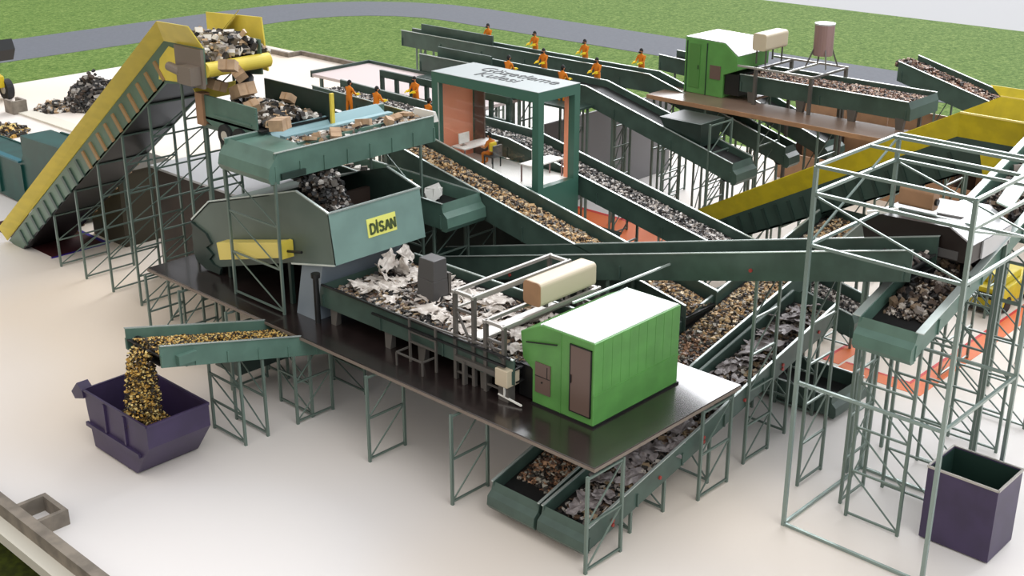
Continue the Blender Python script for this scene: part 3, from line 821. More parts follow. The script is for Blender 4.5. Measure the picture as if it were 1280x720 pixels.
# W3 / C5 conveyor
conveyor('sorting_conveyor', 'sorting belt of white flakes that passes behind the control cabin and descends', 'Y', 37.1, 38.9, [(48.5, 6.9), (35.2, 6.6), (18.7, 3.25)], depth=.85, drop=.35, ribs=1.6, legs=(47, 43.5, 40, 36.5, 33, 29.5, 26, 22.5), ends=(None, 'plate'))
pile('white_flakes', 'black and white flakes on the sorting belt behind the control cabin', 'Y', 37.2, 38.8, [(48.3, 6.9), (35.2, 6.6), (18.9, 3.28)], .35, 'mix', 11000, .055, .14, seed=16)
conveyor('end_conveyor', 'low green conveyor on the floor below the end of the white flake belt', 'Y', 35.3, 37.5, [(30, .9), (18.2, .9)], depth=.75, drop=.5, ribs=3, ends=(None, 'hood'))

# small conveyor U beside the ballistic box
conveyor('discharge_conveyor', 'short teal conveyor with a folded end hood beside the big teal machine', 'Y', 30.15, 32.15, [(41.5, 6.1), (32.0, 6.0)], depth=1.0, drop=.5, ribs=50, legs=(32.6, 36.5, 40.5), ends=(None, 'hood'), m='midgreen')
pile('rubbish_on_discharge_conveyor', 'mixed rubbish at the far end of the short teal conveyor', 'Y', 30.3, 32.0, [(41, 6.1), (35, 6.03)], .5, 'trash', 220, .16, .4, seed=17)
b = MB(); 
for k in range(3): b.chunk((31.4, 33.8, 5.8), .3, .9, random.Random(k + 3))
tag(b.build('plastic_bag', 'white'), 'shiny white bag lying on the short teal conveyor', 'bag')
conveyor('transfer_conveyor', 'narrow green conveyor between the short teal conveyor and the ochre nuggets', 'Y', 28.75, 29.95, [(42, 6.6), (34.5, 6.3)], depth=.7, drop=.4, ribs=50, legs=(35, 39), m='dkgreen')

r = thing('dark_box', 'dark low box beneath the ochre nugget conveyor', 'enclosure', (35.2, 32, 0))  # plain dark box filling the space under the conveyor
MB().box(34.3, 28.5, 0, 36.4, 40, 4.1).build('walls', 'darkhouse', r); MB().box(34.25, 28.45, 4.1, 36.45, 40.05, 4.16).build('roof', 'darkhouse', r)

# ================================================================== LEFT: rising yellow conveyor LY
LY = thing('chain_conveyor', 'steep yellow-topped chain conveyor rising at the left to the yellow hopper', 'conveyor', (25.8, 55, 0))
lx0, lx1 = 24.5, 27.0
mid = [(56.8, -.05), (40.75, 11.7), (38.2, 11.75)]
bot = [(55.0, -.2), (41.0, 10.0), (40.0, 10.42), (38.2, 10.45)]
for x, sgn in ((lx0, 1), (lx1, -1)):
    b = MB()
    b.prism([(x, 56.0, .0), (x, 55.2, .02), (x, 40.9, 10.1), (x, 38.2, 10.45), (x, 38.2, 11.75), (x, 40.75, 11.7), (x, 56.6, .1)], (.06 * sgn, 0, 0))
    sw = b.build('side_wall', 'ribgreen', LY)
    b = MB()
    for i in range(20):
        y = 54.6 - i * .72
        z = .1 + (55.0 - y) * .722
        b.hexa([(x - .07 * sgn, y - .08, z - .0), (x - .07 * sgn, y + .08, z - .1), (x, y + .08, z - .1), (x, y - .08, z), (x - .07 * sgn, y + .52, z + .62), (x - .07 * sgn, y + .68, z + .52), (x, y + .68, z + .52), (x, y + .52, z + .62)])
        if i == 9 and x == lx0:
            b.build('rib', 'green', sw); b = MB()
    b.build('rib', 'ribbrown', sw)
    fx = x - sgn * .55
    b = MB()
    b.hexa([(x, 56.8, -.05 + .1), (x, 40.75, 11.7), (x + .05 * sgn, 40.75, 11.7), (x + .05 * sgn, 56.8, .05), (fx, 56.3, .95), (fx, 40.2, 12.55), (fx + .05 * sgn, 40.2, 12.55), (fx + .05 * sgn, 56.3, .95)])
    if sgn == 1: b.hexa([(x, 40.75, 11.7), (x, 38.2, 11.75), (x + .05 * sgn, 38.2, 11.75), (x + .05 * sgn, 40.75, 11.7), (fx, 40.2, 12.55), (fx, 38.2, 12.6), (fx + .05 * sgn, 38.2, 12.6), (fx + .05 * sgn, 40.2, 12.55)])
    tag(b.build('flared_edge', 'yellow', LY), 'yellow flared side board')
b = MB()
b.hexa([(lx0, 55.1, .02), (lx1, 55.1, .02), (lx1, 41.0, 10.1), (lx0, 41.0, 10.1), (lx0, 55.1, .12), (lx1, 55.1, .12), (lx1, 41, 10.2), (lx0, 41, 10.2)])
b.build('underside_panel', 'black', LY)
b = MB()
la, lb_ = lx0 + .1, lx1 - .1
b.hexa([(la, 56.3, .1), (lb_, 56.3, .1), (lb_, 40.8, 11.2), (la, 40.8, 11.2), (la, 56.3, .15), (lb_, 56.3, .15), (lb_, 40.8, 11.3), (la, 40.8, 11.3)])
b.box(la, 38.2, 11.0, lb_, 40.8, 11.1)
b.build('belt', 'belt', LY)
b = MB(); b.cyl((lx0 + .05, 38.25, 10.95), (lx1 + .3, 38.25, 10.95), .27, 24); b.build('head_roller', 'yellow', LY, smooth=False)
b = MB(); b.box(lx0 - .12, 38.2, 10.3, lx0, 39.9, 11.7); b.build('bearing_plate', 'decklip', LY)
b = MB(); b.box(lx0 - .55, 38.3, 10.45, lx0 - .12, 39.1, 11.1); b.cyl((lx0 - .4, 39.1, 10.85), (lx0 - .4, 39.9, 10.95), .17); b.build('gear_motor', 'decklip', LY)
b = MB(); b.prism([(lx0 - .04, 39.9, 10.3), (lx0 - .04, 41.3, 10.2), (lx0 - .04, 41.1, 11.0), (lx0 - .04, 40.4, 11.55), (lx0 - .04, 39.9, 11.5)], (.05, 0, 0)); b.build('corner_plate', 'yellow', LY)
for y in (51.65, 49.35, 47.05, 44.75, 42.45):
    z = .05 + (55.1 - y) * .715
    trestle(LY, (lx0 + .08, y, 0), (lx1 - .05, y, 0), z, rung=1.3)
trestle(LY, (lx0 + .1, 40.0, 0), (lx1 - .1, 40.0, 0), 10.4, rung=1.4)
# high yellow back board of the hopper
b = MB(); b.prism([(27.6, 42.6, 12.2), (27.6, 38.95, 12.4), (27.6, 38.75, 10.4), (27.6, 40.6, 10.5), (27.6, 42.6, 10.6)], (.06, 0, 0)); b.box(27.0, 38.95, 10.4, 27.5, 39.05, 11.6)
tag(b.build('hopper_board', 'yellow', LY), 'tall yellow back board of the hopper')
pile('rubbish_in_yellow_hopper', 'dark and pale rubbish heaped in the yellow hopper at the top left', 'Y', 24.7, 27.6, [(40.6, 11.7), (38.4, 11.7)], .5, 'trash', 900, .12, .9, .8, seed=51)

# machine M with wheels receiving rubbish
BO = thing('bag_opener', 'green open machine with two wheels below the yellow hopper, full of cardboard boxes', 'machine', (26.5, 37.8, 8.5))
mx0, mx1, my0, my1 = 25.0, 28.0, 35.95, 39.6
def slab(b, x, th, prof): b.prism([(x, y, z) for y, z in prof], (th, 0, 0))
b = MB(); slab(b, mx0, .07, [(39.5, 9.85), (36.0, 9.85), (36.0, 8.75), (38.8, 8.75), (39.5, 9.0)]); b.box(mx0 - .05, 36.3, 9.15, mx0, 38.6, 9.22); b.box(mx0 - .03, 36.0, 9.4, mx0, 36.2, 9.6)
b.build('side_panel', 'midgreen', BO)
b = MB(); slab(b, mx1, .07, [(39.6, 9.95), (35.6, 9.95), (35.6, 8.75), (39.6, 8.75)]); tag(b.build('side_panel', 'dkgreen', BO), 'dark green far side panel')
b = MB(); b.box(mx1 - .02, 35.5, 8.8, mx1 + .12, 35.6, 9.97); b.build('end_post', 'yellow', BO)
b = MB(); b.hexa([(mx0, 35.75, 8.98), (mx1, 35.75, 8.98), (mx1, 39.5, 8.95), (mx0, 39.5, 8.95), (mx0, 35.75, 9.06), (mx1, 35.75, 9.06), (mx1, 39.5, 9.05), (mx0, 39.5, 9.05)]); b.build('chute_floor', 'black', BO)
b = MB(); b.hexa([(mx0, 39.45, 9.6), (27.4, 39.45, 9.6), (27.4, 39.51, 9.6), (mx0, 39.51, 9.6), (mx0, 39.85, 9.98), (27.4, 39.85, 9.98), (27.4, 39.91, 9.98), (mx0, 39.91, 9.98)]); tag(b.build('back_board', 'yellow', BO), 'yellow back board')
b = MB(); b.box(mx0 - .1, 39.2, 8.7, mx0 + .25, 39.65, 9.9); b.build('bearing_plate', 'tan', BO)
for y in (37.9, 37.0):
    b = MB(); b.cyl((mx0 - .12, y, 8.55), (mx0 + .1, y, 8.55), .42, 18); w_ = b.build('wheel', 'tyre', BO)
    b = MB(); b.cyl((mx0 - .15, y, 8.55), (mx0 - .1, y, 8.55), .18, 12); tag(b.build('hub', 'hub', w_), 'pale wheel hub')
b = MB()
for x, y in ((25.1, 39.4), (27.9, 39.4), (27.9, 37.0), (25.1, 38.4)): b.beam((x, y, 0 if y > 36 else 0), (x, y, 8.8), .12)
b.beam((25.1, 39.4, 6.5), (27.9, 39.4, 6.5), .08); b.beam((25.1, 39.4, 4), (27.9, 39.4, 4), .08); b.box(25.0, 36.2, 8.6, 27.9, 39.5, 8.75)
b.build('support_frame', 'steelgreen', BO)
pile('rubbish_in_bag_opener', 'black bags and pale scraps inside the green machine below the yellow hopper', 'Y', 25.2, 27.9, [(39.3, 9.5), (35.9, 9.5)], .4, 'trash', 620, .12, .42, .7, seed=52)
for i, (x, y, z, s_) in enumerate([(25.9, 38.0, 10.05, .75), (26.5, 38.6, 9.9, .6), (27.1, 36.9, 9.75, .45), (25.5, 36.9, 9.7, .5), (25.2, 34.9, 9.45, .65), (25.7, 37.85, 10.7, .5), (24.9, 37.3, 11.2, .6), (25.4, 38.9, 10.2, .6)]):
    box_item((x, y, z), (s_, s_ * .85, s_ * .6), (.5 * (i % 3) - .4, .35 * (i % 2), i * .9), 'cardboard box tumbling through the green machine below the yellow hopper', group='cardboard boxes in the green machine')
b = MB(); b.cyl((26.6, 38.9, 10.0), (26.8, 39.1, 10.25), .33, 14); b.cyl((26.6, 38.85, 10.0), (26.78, 39.05, 10.3), .18, 12)
tag(b.build('scrap_tyre', 'tyre'), 'small black tyre lying in the green machine below the yellow hopper', 'tyre')

# brown enclosure with reflective roof behind the left trestles
EN = thing('plant_enclosure', 'brown windowless enclosure with pale roof behind the left trestles', 'enclosure', (30, 44, 0))
MB().box(27.5, 40.6, 0, 33.5, 47.7, 4.9).build('walls', 'brownwall', EN)
MB().box(27.4, 40.5, 4.9, 33.6, 47.8, 5.0).build('roof', 'palemetal', EN)
EN2 = thing('machine_housing', 'low dark olive housing under the steep yellow conveyor', 'enclosure', (29.5, 53, 0))
MB().box(28.0, 51.8, 0, 31.0, 54.8, 3.6).build('walls', 'olive', EN2)
MB().box(27.95, 51.75, 3.6, 31.05, 54.85, 3.68).build('roof', 'olive', EN2)
# green feeder at the far left
FD = thing('feed_hopper', 'dark teal feed hopper with stepped rim at the left edge behind the yellow conveyor', 'hopper', (29.5, 62, 0))
for x in (27.8, 29.6):
    b = MB(); b.prism([(x, 72, .4), (x, 72, 2.4), (x, 61.3, 2.45), (x, 60.2, 3.9), (x, 56.5, 4.0), (x, 56.5, .2), (x, 60, .0)], (.1, 0, 0))
    for y in (70, 67, 64, 61.2, 58): b.box(x - .12, y - .08, .3, x, y + .08, 2.3)
    b.build('side_wall', 'dkteal', FD)
b = MB(); b.box(27.65, 61.3, 2.4, 28.0, 72, 2.5); b.cyl((27.5, 59.2, 1.4), (27.8, 59.2, 1.4), .5); b.build('rim_trim', 'blueteal', FD)
MB().box(27.9, 61.2, .3, 29.6, 72, 2.38).build('bed', 'dkteal', FD)
MB().box(27.9, 56.5, .3, 29.6, 61.2, 3.85).build('tall_bed', 'dkteal', FD)
MB().box(27.8, 56.4, .2, 29.7, 56.5, 4.0).build('end_wall', 'dkteal', FD)

# ================================================================== RIGHT yellow-topped conveyor RY
RY = thing('chain_conveyor', 'yellow-topped chain conveyor rising at the right behind the tall scaffold', 'conveyor', (42, 28, 0))
rx0, rx1 = 41.0, 43.6
for x, sgn in ((rx0, 1), (rx1, -1)):
    b = MB()
    b.prism([(x, 28.4, 3.2), (x, 28.4, 2.15), (x, 16.9, 7.95), (x, 10.0, 7.95), (x, 10.0, 9.12), (x, 17.5, 9.12)], (.06 * sgn, 0, 0))
    sw = b.build('side_wall', 'green2', RY)
    b = MB()
    for i in range(20):
        y = 28.0 - i * .56; z = (32.6 - y) * .506 + .1
        b.hexa([(x - .05 * sgn, y - .06, z), (x - .05 * sgn, y + .06, z - .06), (x, y + .06, z - .06), (x, y - .06, z), (x - .05 * sgn, y + .3, z + .75), (x - .05 * sgn, y + .42, z + .7), (x, y + .42, z + .7), (x, y + .3, z + .75)])
    b.build('rib', 'dkgreen', sw)
    fx = x - sgn * .0
    b = MB()
    h1 = 1.0
    fx = x - sgn * .35
    b.hexa([(x, 28.4, 3.15), (x, 17.5, 9.12), (x + .05 * sgn, 17.5, 9.12), (x + .05 * sgn, 28.4, 3.15), (fx, 28.2, 4.06), (fx, 17.35, 10.05), (fx + .05 * sgn, 17.35, 10.05), (fx + .05 * sgn, 28.2, 4.06)])
    b.hexa([(x, 17.5, 9.12), (x, 10, 9.12), (x + .05 * sgn, 10, 9.12), (x + .05 * sgn, 17.5, 9.12), (fx, 17.35, 10.05), (fx, 10, 10.05), (fx + .05 * sgn, 10, 10.05), (fx + .05 * sgn, 17.35, 10.05)])
    if sgn == -1: b.hexa([(fx, 17.35, 10.05), (fx, 10, 10.05), (fx + .05, 10, 10.05), (fx + .05, 17.35, 10.05), (fx + .3, 17.9, 10.35), (fx + .3, 10, 10.35), (fx + .35, 10, 10.35), (fx + .35, 17.9, 10.35)])
    tag(b.build('flared_edge', 'yellow2', RY), 'ochre yellow flared side board')
    b = MB(); b.beam((fx, 17.35, 10.06), (fx, 10, 10.06), .06); tag(b.build('rim', 'paleyellow', RY), 'pale rim')
ra, rb = rx0 + .1, rx1 - .1
b = MB(); b.hexa([(ra, 28.4, 2.62), (rb, 28.4, 2.62), (rb, 17.2, 8.4), (ra, 17.2, 8.4), (ra, 28.4, 2.72), (rb, 28.4, 2.72), (rb, 17.2, 8.5), (ra, 17.2, 8.5)]); b.box(ra, 10, 8.4, rb, 17.2, 8.5); b.build('belt', 'belt', RY)
b = MB(); b.hexa([(rx0, 28.4, 2.18), (rx1, 28.4, 2.18), (rx1, 16.9, 7.95), (rx0, 16.9, 7.95), (rx0, 28.4, 2.25), (rx1, 28.4, 2.25), (rx1, 16.9, 8.02), (rx0, 16.9, 8.02)]); b.build('underside_panel', 'dkgreen', RY)
MB().hexa([(40.95, 16.3, 7.6), (40.95, 15.0, 7.6), (41.0, 15.0, 7.6), (41.0, 16.3, 7.6), (40.95, 16.6, 8.7), (40.95, 15.1, 8.7), (41.0, 15.1, 8.7), (41.0, 16.6, 8.7)]).build('corner_plate', 'yellow2', RY)
for y in (28, 26.2, 24.2, 21.9, 19.6, 17.0):
    trestle(RY, (rx0 + .1, y, 0), (rx1 - .1, y, 0), (32.7 - y) * .505, rung=1.3)
DB = thing('machine_housing', 'dark green open box behind the pale chute at the right edge', 'enclosure', (44, 12.5, 5.5))
b = MB(); b.box(41.5, 13.2, 5.8, 44.5, 13.3, 7.6); b.box(41.5, 13.2, 5.8, 41.6, 15.6, 7.6); b.box(41.5, 15.5, 5.8, 44.5, 15.6, 7.6); b.box(44.4, 13.2, 5.8, 44.5, 15.6, 7.6); b.box(41.5, 13.2, 5.7, 44.5, 15.6, 5.8); b.build('shell', 'green2', DB)
b = MB()
for x in (41.7, 44.3):
    for y in (13.4, 15.4): b.beam((x, y, 0), (x, y, 5.8), .12)
b.build('leg_frame', 'steelgreen', DB)

# ================================================================== conveyor R with lumps, inside the tall frame
conveyor('lump_conveyor', 'teal conveyor of dark lumps rising to the right edge through the tall open scaffold', 'X', 13.05, 14.75, [(29.7, 6.62), (44, 10.75)], depth=.85, drop=.45, ribs=1.3, m='midgreen', flare=0, flange=.2, legs=(30.2, 32.46, 34.79, 37.03, 39.3), leg_in=.02, rung=1.35, ends=('hood', None))
rng = random.Random(77)
def lump_mesh(k, mt):
    b = MB(); b.chunk((0, 0, 0), 1, .8, random.Random(k)); b.chunk((.2, .1, .1), .7, .8, random.Random(k + 50))
    me = bpy.data.meshes.new('lump'); me.from_pydata(b.v, [], b.f); me.materials.append(mt); me.update(); return me
lm = [lump_mesh(i, PAL['lump'][i % 7]) for i in range(14)]
for i in range(295):
    u = rng.random()
    x = 30.9 + (43.2 - 30.9) * (u ** 1.1); t = 13.25 + 1.3 * rng.random()
    o = bpy.data.objects.new('waste_lump', lm[rng.randrange(14)]); C.objects.link(o)
    z = 6.62 + (x - 29.7) * .289 - .45
    k = .07 + .075 * rng.random()
    o.location = (x, t, z + k * .7 + .12 * rng.random()); o.scale = (k, k, k); o.rotation_euler = (rng.random() * 3, rng.random() * 3, rng.random() * 6)
    tag(o, 'fist-sized waste lump on the teal conveyor inside the tall scaffold', 'waste lump', 'waste lumps on the teal conveyor')
pile('dark_grit', 'dark fine grit under the lumps of the teal conveyor in the tall scaffold', 'X', 13.15, 14.65, [(30.7, 6.91), (43.5, 10.6)], .45, 'lump', 5200, .05, .2, seed=18)
# dark sorting machine straddling it
DS = thing('optical_separator', 'near-black sorting machine with sheen-painted sloping roof straddling the dark lump conveyor', 'sorting machine', (33.6, 14.9, 7))
b = MB(); b.prism([(32.3, 12.95, 7.9), (32.3, 12.95, 8.45), (32.3, 13.65, 8.85), (32.3, 15.95, 8.75), (32.3, 16.3, 8.4), (32.3, 16.0, 7.3), (32.3, 14.9, 7.3), (32.3, 14.8, 7.9)], (2.6, 0, 0)); b.build('body', 'darkbody', DS)
b = MB(); b.hexa([(32.3, 12.93, 8.45), (34.9, 12.93, 8.45), (34.9, 13.65, 8.85), (32.3, 13.65, 8.85), (32.3, 12.9, 8.49), (34.9, 12.9, 8.49), (34.9, 13.65, 8.9), (32.3, 13.65, 8.9)])
b.hexa([(33.3, 13.65, 8.85), (34.9, 13.65, 8.85), (34.9, 14.5, 8.82), (33.3, 14.5, 8.82), (33.3, 13.65, 8.9), (34.9, 13.65, 8.9), (34.9, 14.5, 8.87), (33.3, 14.5, 8.87)])  # pale sheet painted in for the sky reflection on a dark roof
b.box(33, 12.9, 7.9, 34.9, 12.95, 8.45); b.build('roof_plate', 'palemetal', DS)
b = MB(); b.box(32.27, 13.3, 7.95, 32.3, 14.0, 8.2); b.build('vent_panel', 'grey', DS)
b = MB(); 
for y in (12.95, 16.0): b.beam((34.8, y, 0), (34.8, y, 8.0), .1); b.beam((32.5, y, 0 if y > 15 else 7.2), (32.5, y, 7.5), .1)
b.build('leg_frame', 'steelgreen', DS)
r = thing('cooler_unit', 'tan rounded cooler box on top of the near-black sorting machine', 'cooling unit', (33.5, 15.1, 8.9))
b = MB(); rounded_prism(b, 33.3, 15.1, 8.9, 1.05, .4, .58, axis='Y', r=.1); b.build('casing', 'tan', r)
b = MB(); b.cyl((33.3, 14.5, 9.15), (33.3, 14.58, 9.15), .1); b.build('port', 'black', r)
b = MB(); b.beam((32.2, 16.1, 8.75), (32.5, 15.3, 8.95), .12); tag(b.build('pipe', 'white'), 'short white pipe lying on the near-black sorting machine', 'pipe')
# pale side chute at upper right
b = MB(); b.prism([(34.9, 13.0, 8.9), (34.9, 13.45, 9.0), (43.6, 15.4, 9.3), (43.6, 14.8, 9.2)], (0, 0, .05)); 
o = b.build('side_chute', 'palechute'); tag(o, 'long pale teal chute plate beside the upper lump conveyor', 'chute')

# ================================================================== tall open scaffold
SF = thing('scaffold_frame', 'tall open green tube scaffold standing at the right around the lump conveyor', 'scaffold', (30.7, 13.6, 0))
fx0, fx1, fy0, fy1, ft = 28.45, 33.05, 11.45, 15.8, 11.0
for x in (fx0, fx1):
    for y in (fy0, fy1):
        MB().beam((x, y, 0), (x, y, ft), .11).build('post', 'scaffoldgreen', SF)
def rail(p, q, w=.085): MB().beam(p, q, w).build('rail', 'scaffoldgreen', SF)
for z in (.06, 4.7, 8.8, 10.25, ft):
    rail((fx0, fy0, z), (fx0, fy1, z)); rail((fx1, fy0, z), (fx1, fy1, z))
    if z != 4.7: rail((fx0, fy1, z), (fx1, fy1, z))
    if z > 4: rail((fx0, fy0, z), (fx1, fy0, z))
for x in (31.3, 32.65): rail((x, fy0, ft), (x, fy1, ft))
for p, q in (((fx0, fy1, 10.2), (fx0, fy0, 8.85)), ((fx0, fy1, 8.85), (fx1, fy1, 10.95)), ((fx1, fy1, 10.2), (fx1, fy0, 8.85)), ((fx0, fy0, 10.2), (fx1, fy0, 8.85))):
    MB().beam(p, q, .05).build('diagonal_brace', 'scaffoldgreen', SF)
# purple bin at right
BN = thing('waste_bin', 'tall open dark purple bin standing on the floor at the lower right', 'bin', (31.3, 11.6, 0))
x0_, x1_, y0_, y1_, hh = 30.6, 32.25, 10.55, 12.6, 2.35
b = MB(); b.box(x0_, y0_, .05, x1_, y0_ + .05, hh); b.box(x0_, y1_ - .05, .05, x1_, y1_, hh); b.box(x0_, y0_ + .05, .05, x0_ + .05, y1_ - .05, hh); b.box(x1_ - .05, y0_ + .05, .05, x1_, y1_ - .05, hh)
b.build('wall', 'purple', BN)
b = MB(); b.box(x0_ + .05, y0_ + .05, .1, x1_ - .05, y0_ + .06, hh - .03); b.box(x0_ + .05, y1_ - .06, .1, x1_ - .05, y1_ - .05, hh - .03); b.box(x0_ + .05, y0_ + .05, .1, x0_ + .06, y1_ - .05, hh - .03); b.box(x1_ - .06, y0_ + .05, .1, x1_ - .05, y1_ - .05, hh - .03); b.box(x0_ + .05, y0_ + .05, .05, x1_ - .05, y1_ - .05, .1)
tag(b.build('lining', 'bingreen', BN), 'dark green inner lining')
b = MB()
for p, q in (((x0_, y0_), (x1_, y0_)), ((x1_, y0_), (x1_, y1_)), ((x1_, y1_), (x0_, y1_)), ((x0_, y1_), (x0_, y0_))): b.beam((p[0], p[1], hh), (q[0], q[1], hh), .06)
b.build('rim', 'framelight', BN)
# yellow truck-like unit at the right edge
r = thing('yellow_machine', 'yellow machine standing beyond the scaffold at the right edge on the orange line', 'machine', (50, 18.5, 0))
b = MB(); b.box(48.2, 17.8, .3, 52, 19.4, 1.15); b.box(48.9, 18.0, 1.15, 50.6, 19.2, 1.5); b.build('body', 'yellow2', r, bevel=.05)
b = MB(); b.box(48.15, 18.0, .7, 48.2, 19.2, .95); b.box(48.1, 17.75, .15, 48.4, 19.5, .35); b.build('grille', 'black', r)
for y in (17.9, 19.3):
    for x in (49, 51.2): MB().cyl((x, y - .12, .35), (x, y + .12, .35), .35, 14).build('wheel', 'tyre', r)

# ================================================================== platform 2 with far separator
P2 = thing('steel_platform', 'far brown steel deck on tall trestles carrying the second green cabin', 'platform', (50, 27, 0))
b = MB(); b.box(47.6, 17.8, 6.58, 49.7, 35.9, 6.7); b.box(49.7, 31.6, 6.58, 52.6, 35.9, 6.7); b.build('deck_plate', 'deck2', P2)
MB().box(47.54, 17.8, 6.5, 47.6, 35.9, 6.7).build('deck_edge', 'tan', P2)
for y in (35.2, 32.6, 29.6, 26.6, 23.6, 20.6, 18.2):
    trestle(P2, (47.75, y, 0), (49.5, y, 0), 6.55, rung=1.4); 
for y in (34.5, 32): trestle(P2, (51.0, y, 0), (52.4, y, 0), 6.55, rung=1.4)
r = thing('optical_separator', 'bright green sorting cabin with sloping roof on the far brown deck', 'sorting machine', (49.3, 32.7, 6.7))
b = MB(); b.prism([(49.3, 35.0, 6.7), (49.3, 32.75, 6.7), (49.3, 32.75, 7.8), (49.3, 32.0, 8.1), (49.3, 32.0, 8.75), (49.3, 32.75, 9.3), (49.3, 35.0, 9.35)], (2.7, 0, 0)); b.build('body', 'sepgreen', r, bevel=.03)
b = MB(); b.hexa([(49.32, 32.78, 9.31), (51.95, 32.78, 9.31), (51.95, 34.98, 9.36), (49.32, 34.98, 9.36), (49.32, 32.78, 9.34), (51.95, 32.78, 9.34), (51.95, 34.98, 9.39), (49.32, 34.98, 9.39)])
b.hexa([(49.32, 32.0, 8.77), (51.95, 32.0, 8.77), (51.95, 32.74, 9.31), (49.32, 32.74, 9.31), (49.32, 31.98, 8.8), (51.95, 31.98, 8.8), (51.95, 32.74, 9.34), (49.32, 32.74, 9.34)])
b.build('roof_plate', 'palemetal', r)
d = MB().box(49.26, 34.1, 7.0, 49.3, 34.7, 9.1).build('door', 'sepgreen2', r); MB().box(49.25, 34.15, 7.9, 49.26, 34.2, 8.1).build('handle', 'black', d)
MB().box(49.26, 32.9, 7.55, 49.3, 33.5, 8.2).build('control_panel', 'brownglass', r)
b = MB(); b.box(49.26, 33.7, 6.72, 49.3, 33.73, 9.2); b.box(49.26, 34.85, 6.72, 49.3, 34.88, 9.2); b.build('panel_seam', 'dkgreen', r)
b = MB(); b.box(49.4, 31.9, 6.9, 51.8, 32.7, 7.9); b.build('inlet_throat', 'black', r)
conveyor('wide_conveyor', 'far wide green conveyor of pinkish flakes on the brown deck', 'Y', 49.45, 52.1, [(31.9, 7.95), (23.4, 7.95)], depth=.8, drop=.22, ribs=3, ends=(None, 'plate'))
pile('pinkish_flakes', 'pinkish flakes spread over the far wide conveyor on the brown deck', 'Y', 49.6, 52.0, [(31.8, 7.95), (23.6, 7.95)], .2, 'chip', 3400, .055, .09, .6, seed=61)
t_ = thing('conveyor_stand', 'dark tapered feet under the far wide conveyor', 'stand', (49.5, 27, 6.7))
for y in (31.2, 28.6, 26, 23.7): MB().hexa([(49.4, y - .15, 6.7), (49.6, y - .15, 6.7), (49.6, y + .15, 6.7), (49.4, y + .15, 6.7), (49.4, y - .22, 7.2), (49.6, y - .22, 7.2), (49.6, y + .22, 7.2), (49.4, y + .22, 7.2)]).build('foot', 'frame', t_)
for y in (28, 24): MB().beam((52.0, y, 0), (52.0, y, 7.2), .14).build('leg', 'frame', t_)
t_ = thing('scanner_gantry', 'pale tube gantry over the far wide conveyor carrying a cooler box and a tank', 'frame', (49.2, 29, 6.7))
for y in (28.0, 30.9):
    b = MB()
    for x in (49.2, 52.3): b.beam((x, y, 6.7 if x < 50 else 0), (x, y, 8.35), .14)
    b.beam((49.2, y, 8.35), (52.3, y, 8.35), .1)
    b.build('post_frame', 'frame', t_)
b = MB()
for x in (49.2, 52.3): b.beam((x, 27.9, 8.4), (x, 31.9, 8.4), .09)
b.beam((49.2, 29.4, 8.4), (52.3, 29.4, 8.4), .08); b.build('top_rail', 'framelight', t_)
r = thing('cooler_unit', 'beige rounded cooler box beside the far green cabin', 'cooling unit', (51, 31.3, 8.9))
b = MB(); rounded_prism(b, 50.9, 31.3, 9.05, 1.9, .75, .8); b.build('casing', 'beige', r, bevel=.02)
b = MB(); 
for x in (50.2, 51.6):
    for y in (31.05, 31.55): b.beam((x, y, 8.4), (x, y, 9.08), .06)
b.build('leg_frame', 'frame', r)
r = thing('storage_tank', 'upright rosy grey cylinder tank on dark legs above the far wide conveyor', 'tank', (51.6, 28.9, 8.4))
MB().cyl((51.6, 28.9, 8.95), (51.6, 28.9, 10.35), .45, 24).build('vessel', 'rosy', r, smooth=False)
MB().cyl((51.6, 28.9, 10.35), (51.6, 28.9, 10.42), .47, 24).build('lid', 'palemetal', r)
for k in range(4):
    a = R(45 + 90 * k); MB().beam((51.6 + .75 * math.cos(a), 28.9 + .75 * math.sin(a), 8.42), (51.6 + .4 * math.cos(a), 28.9 + .4 * math.sin(a), 9.3), .06).build('leg', 'frame', r)
# tan bunkers beyond platform 2
for k in range(7):
    y = 35.8 - k * 2.6
    r = thing('storage_bunker', ['leftmost', 'second from left', 'third from left', 'middle', 'third from right', 'second from right', 'rightmost'][k] + ' tan bunker bay beyond the far brown deck', 'bunker', (60, y, 0))
    MB().box(59.7, y - 2.55, 0, 59.85, y, 1.5).build('front_board', 'tan', r)
    b = MB(); b.box(62.4, y - 2.55, 0, 62.5, y, 4.4); b.build('back_board', 'tan', r)
    b = MB(); b.box(59.85, y - .1, 0, 62.4, y, 1.6 if k == 0 else 2.4); b.build('divider', 'brownwall', r)
t_ = MB(); t_.box(46.0, 41.0, 0, 56.7, 41.15, 4.6)
tag(t_.build('partition_wall', 'greywall'), 'grey partition wall behind the trestles of the sorting belts', 'wall')
# top right conveyor
conveyor('high_conveyor', 'green conveyor of brown chips descending to the right edge near the road', 'Y', 60.0, 62.2, [(29.2, 7.4), (6, 1.3)], depth=1.0, drop=.3, ribs=60, legs=(27, 22, 17, 12))
pile('brown_chips', 'brown chips on the conveyor near the road at the upper right', 'Y', 60.1, 62.1, [(29.5, 7.45), (8, 1.85)], .3, 'chip', 5000, .085, .26, .6, seed=62)
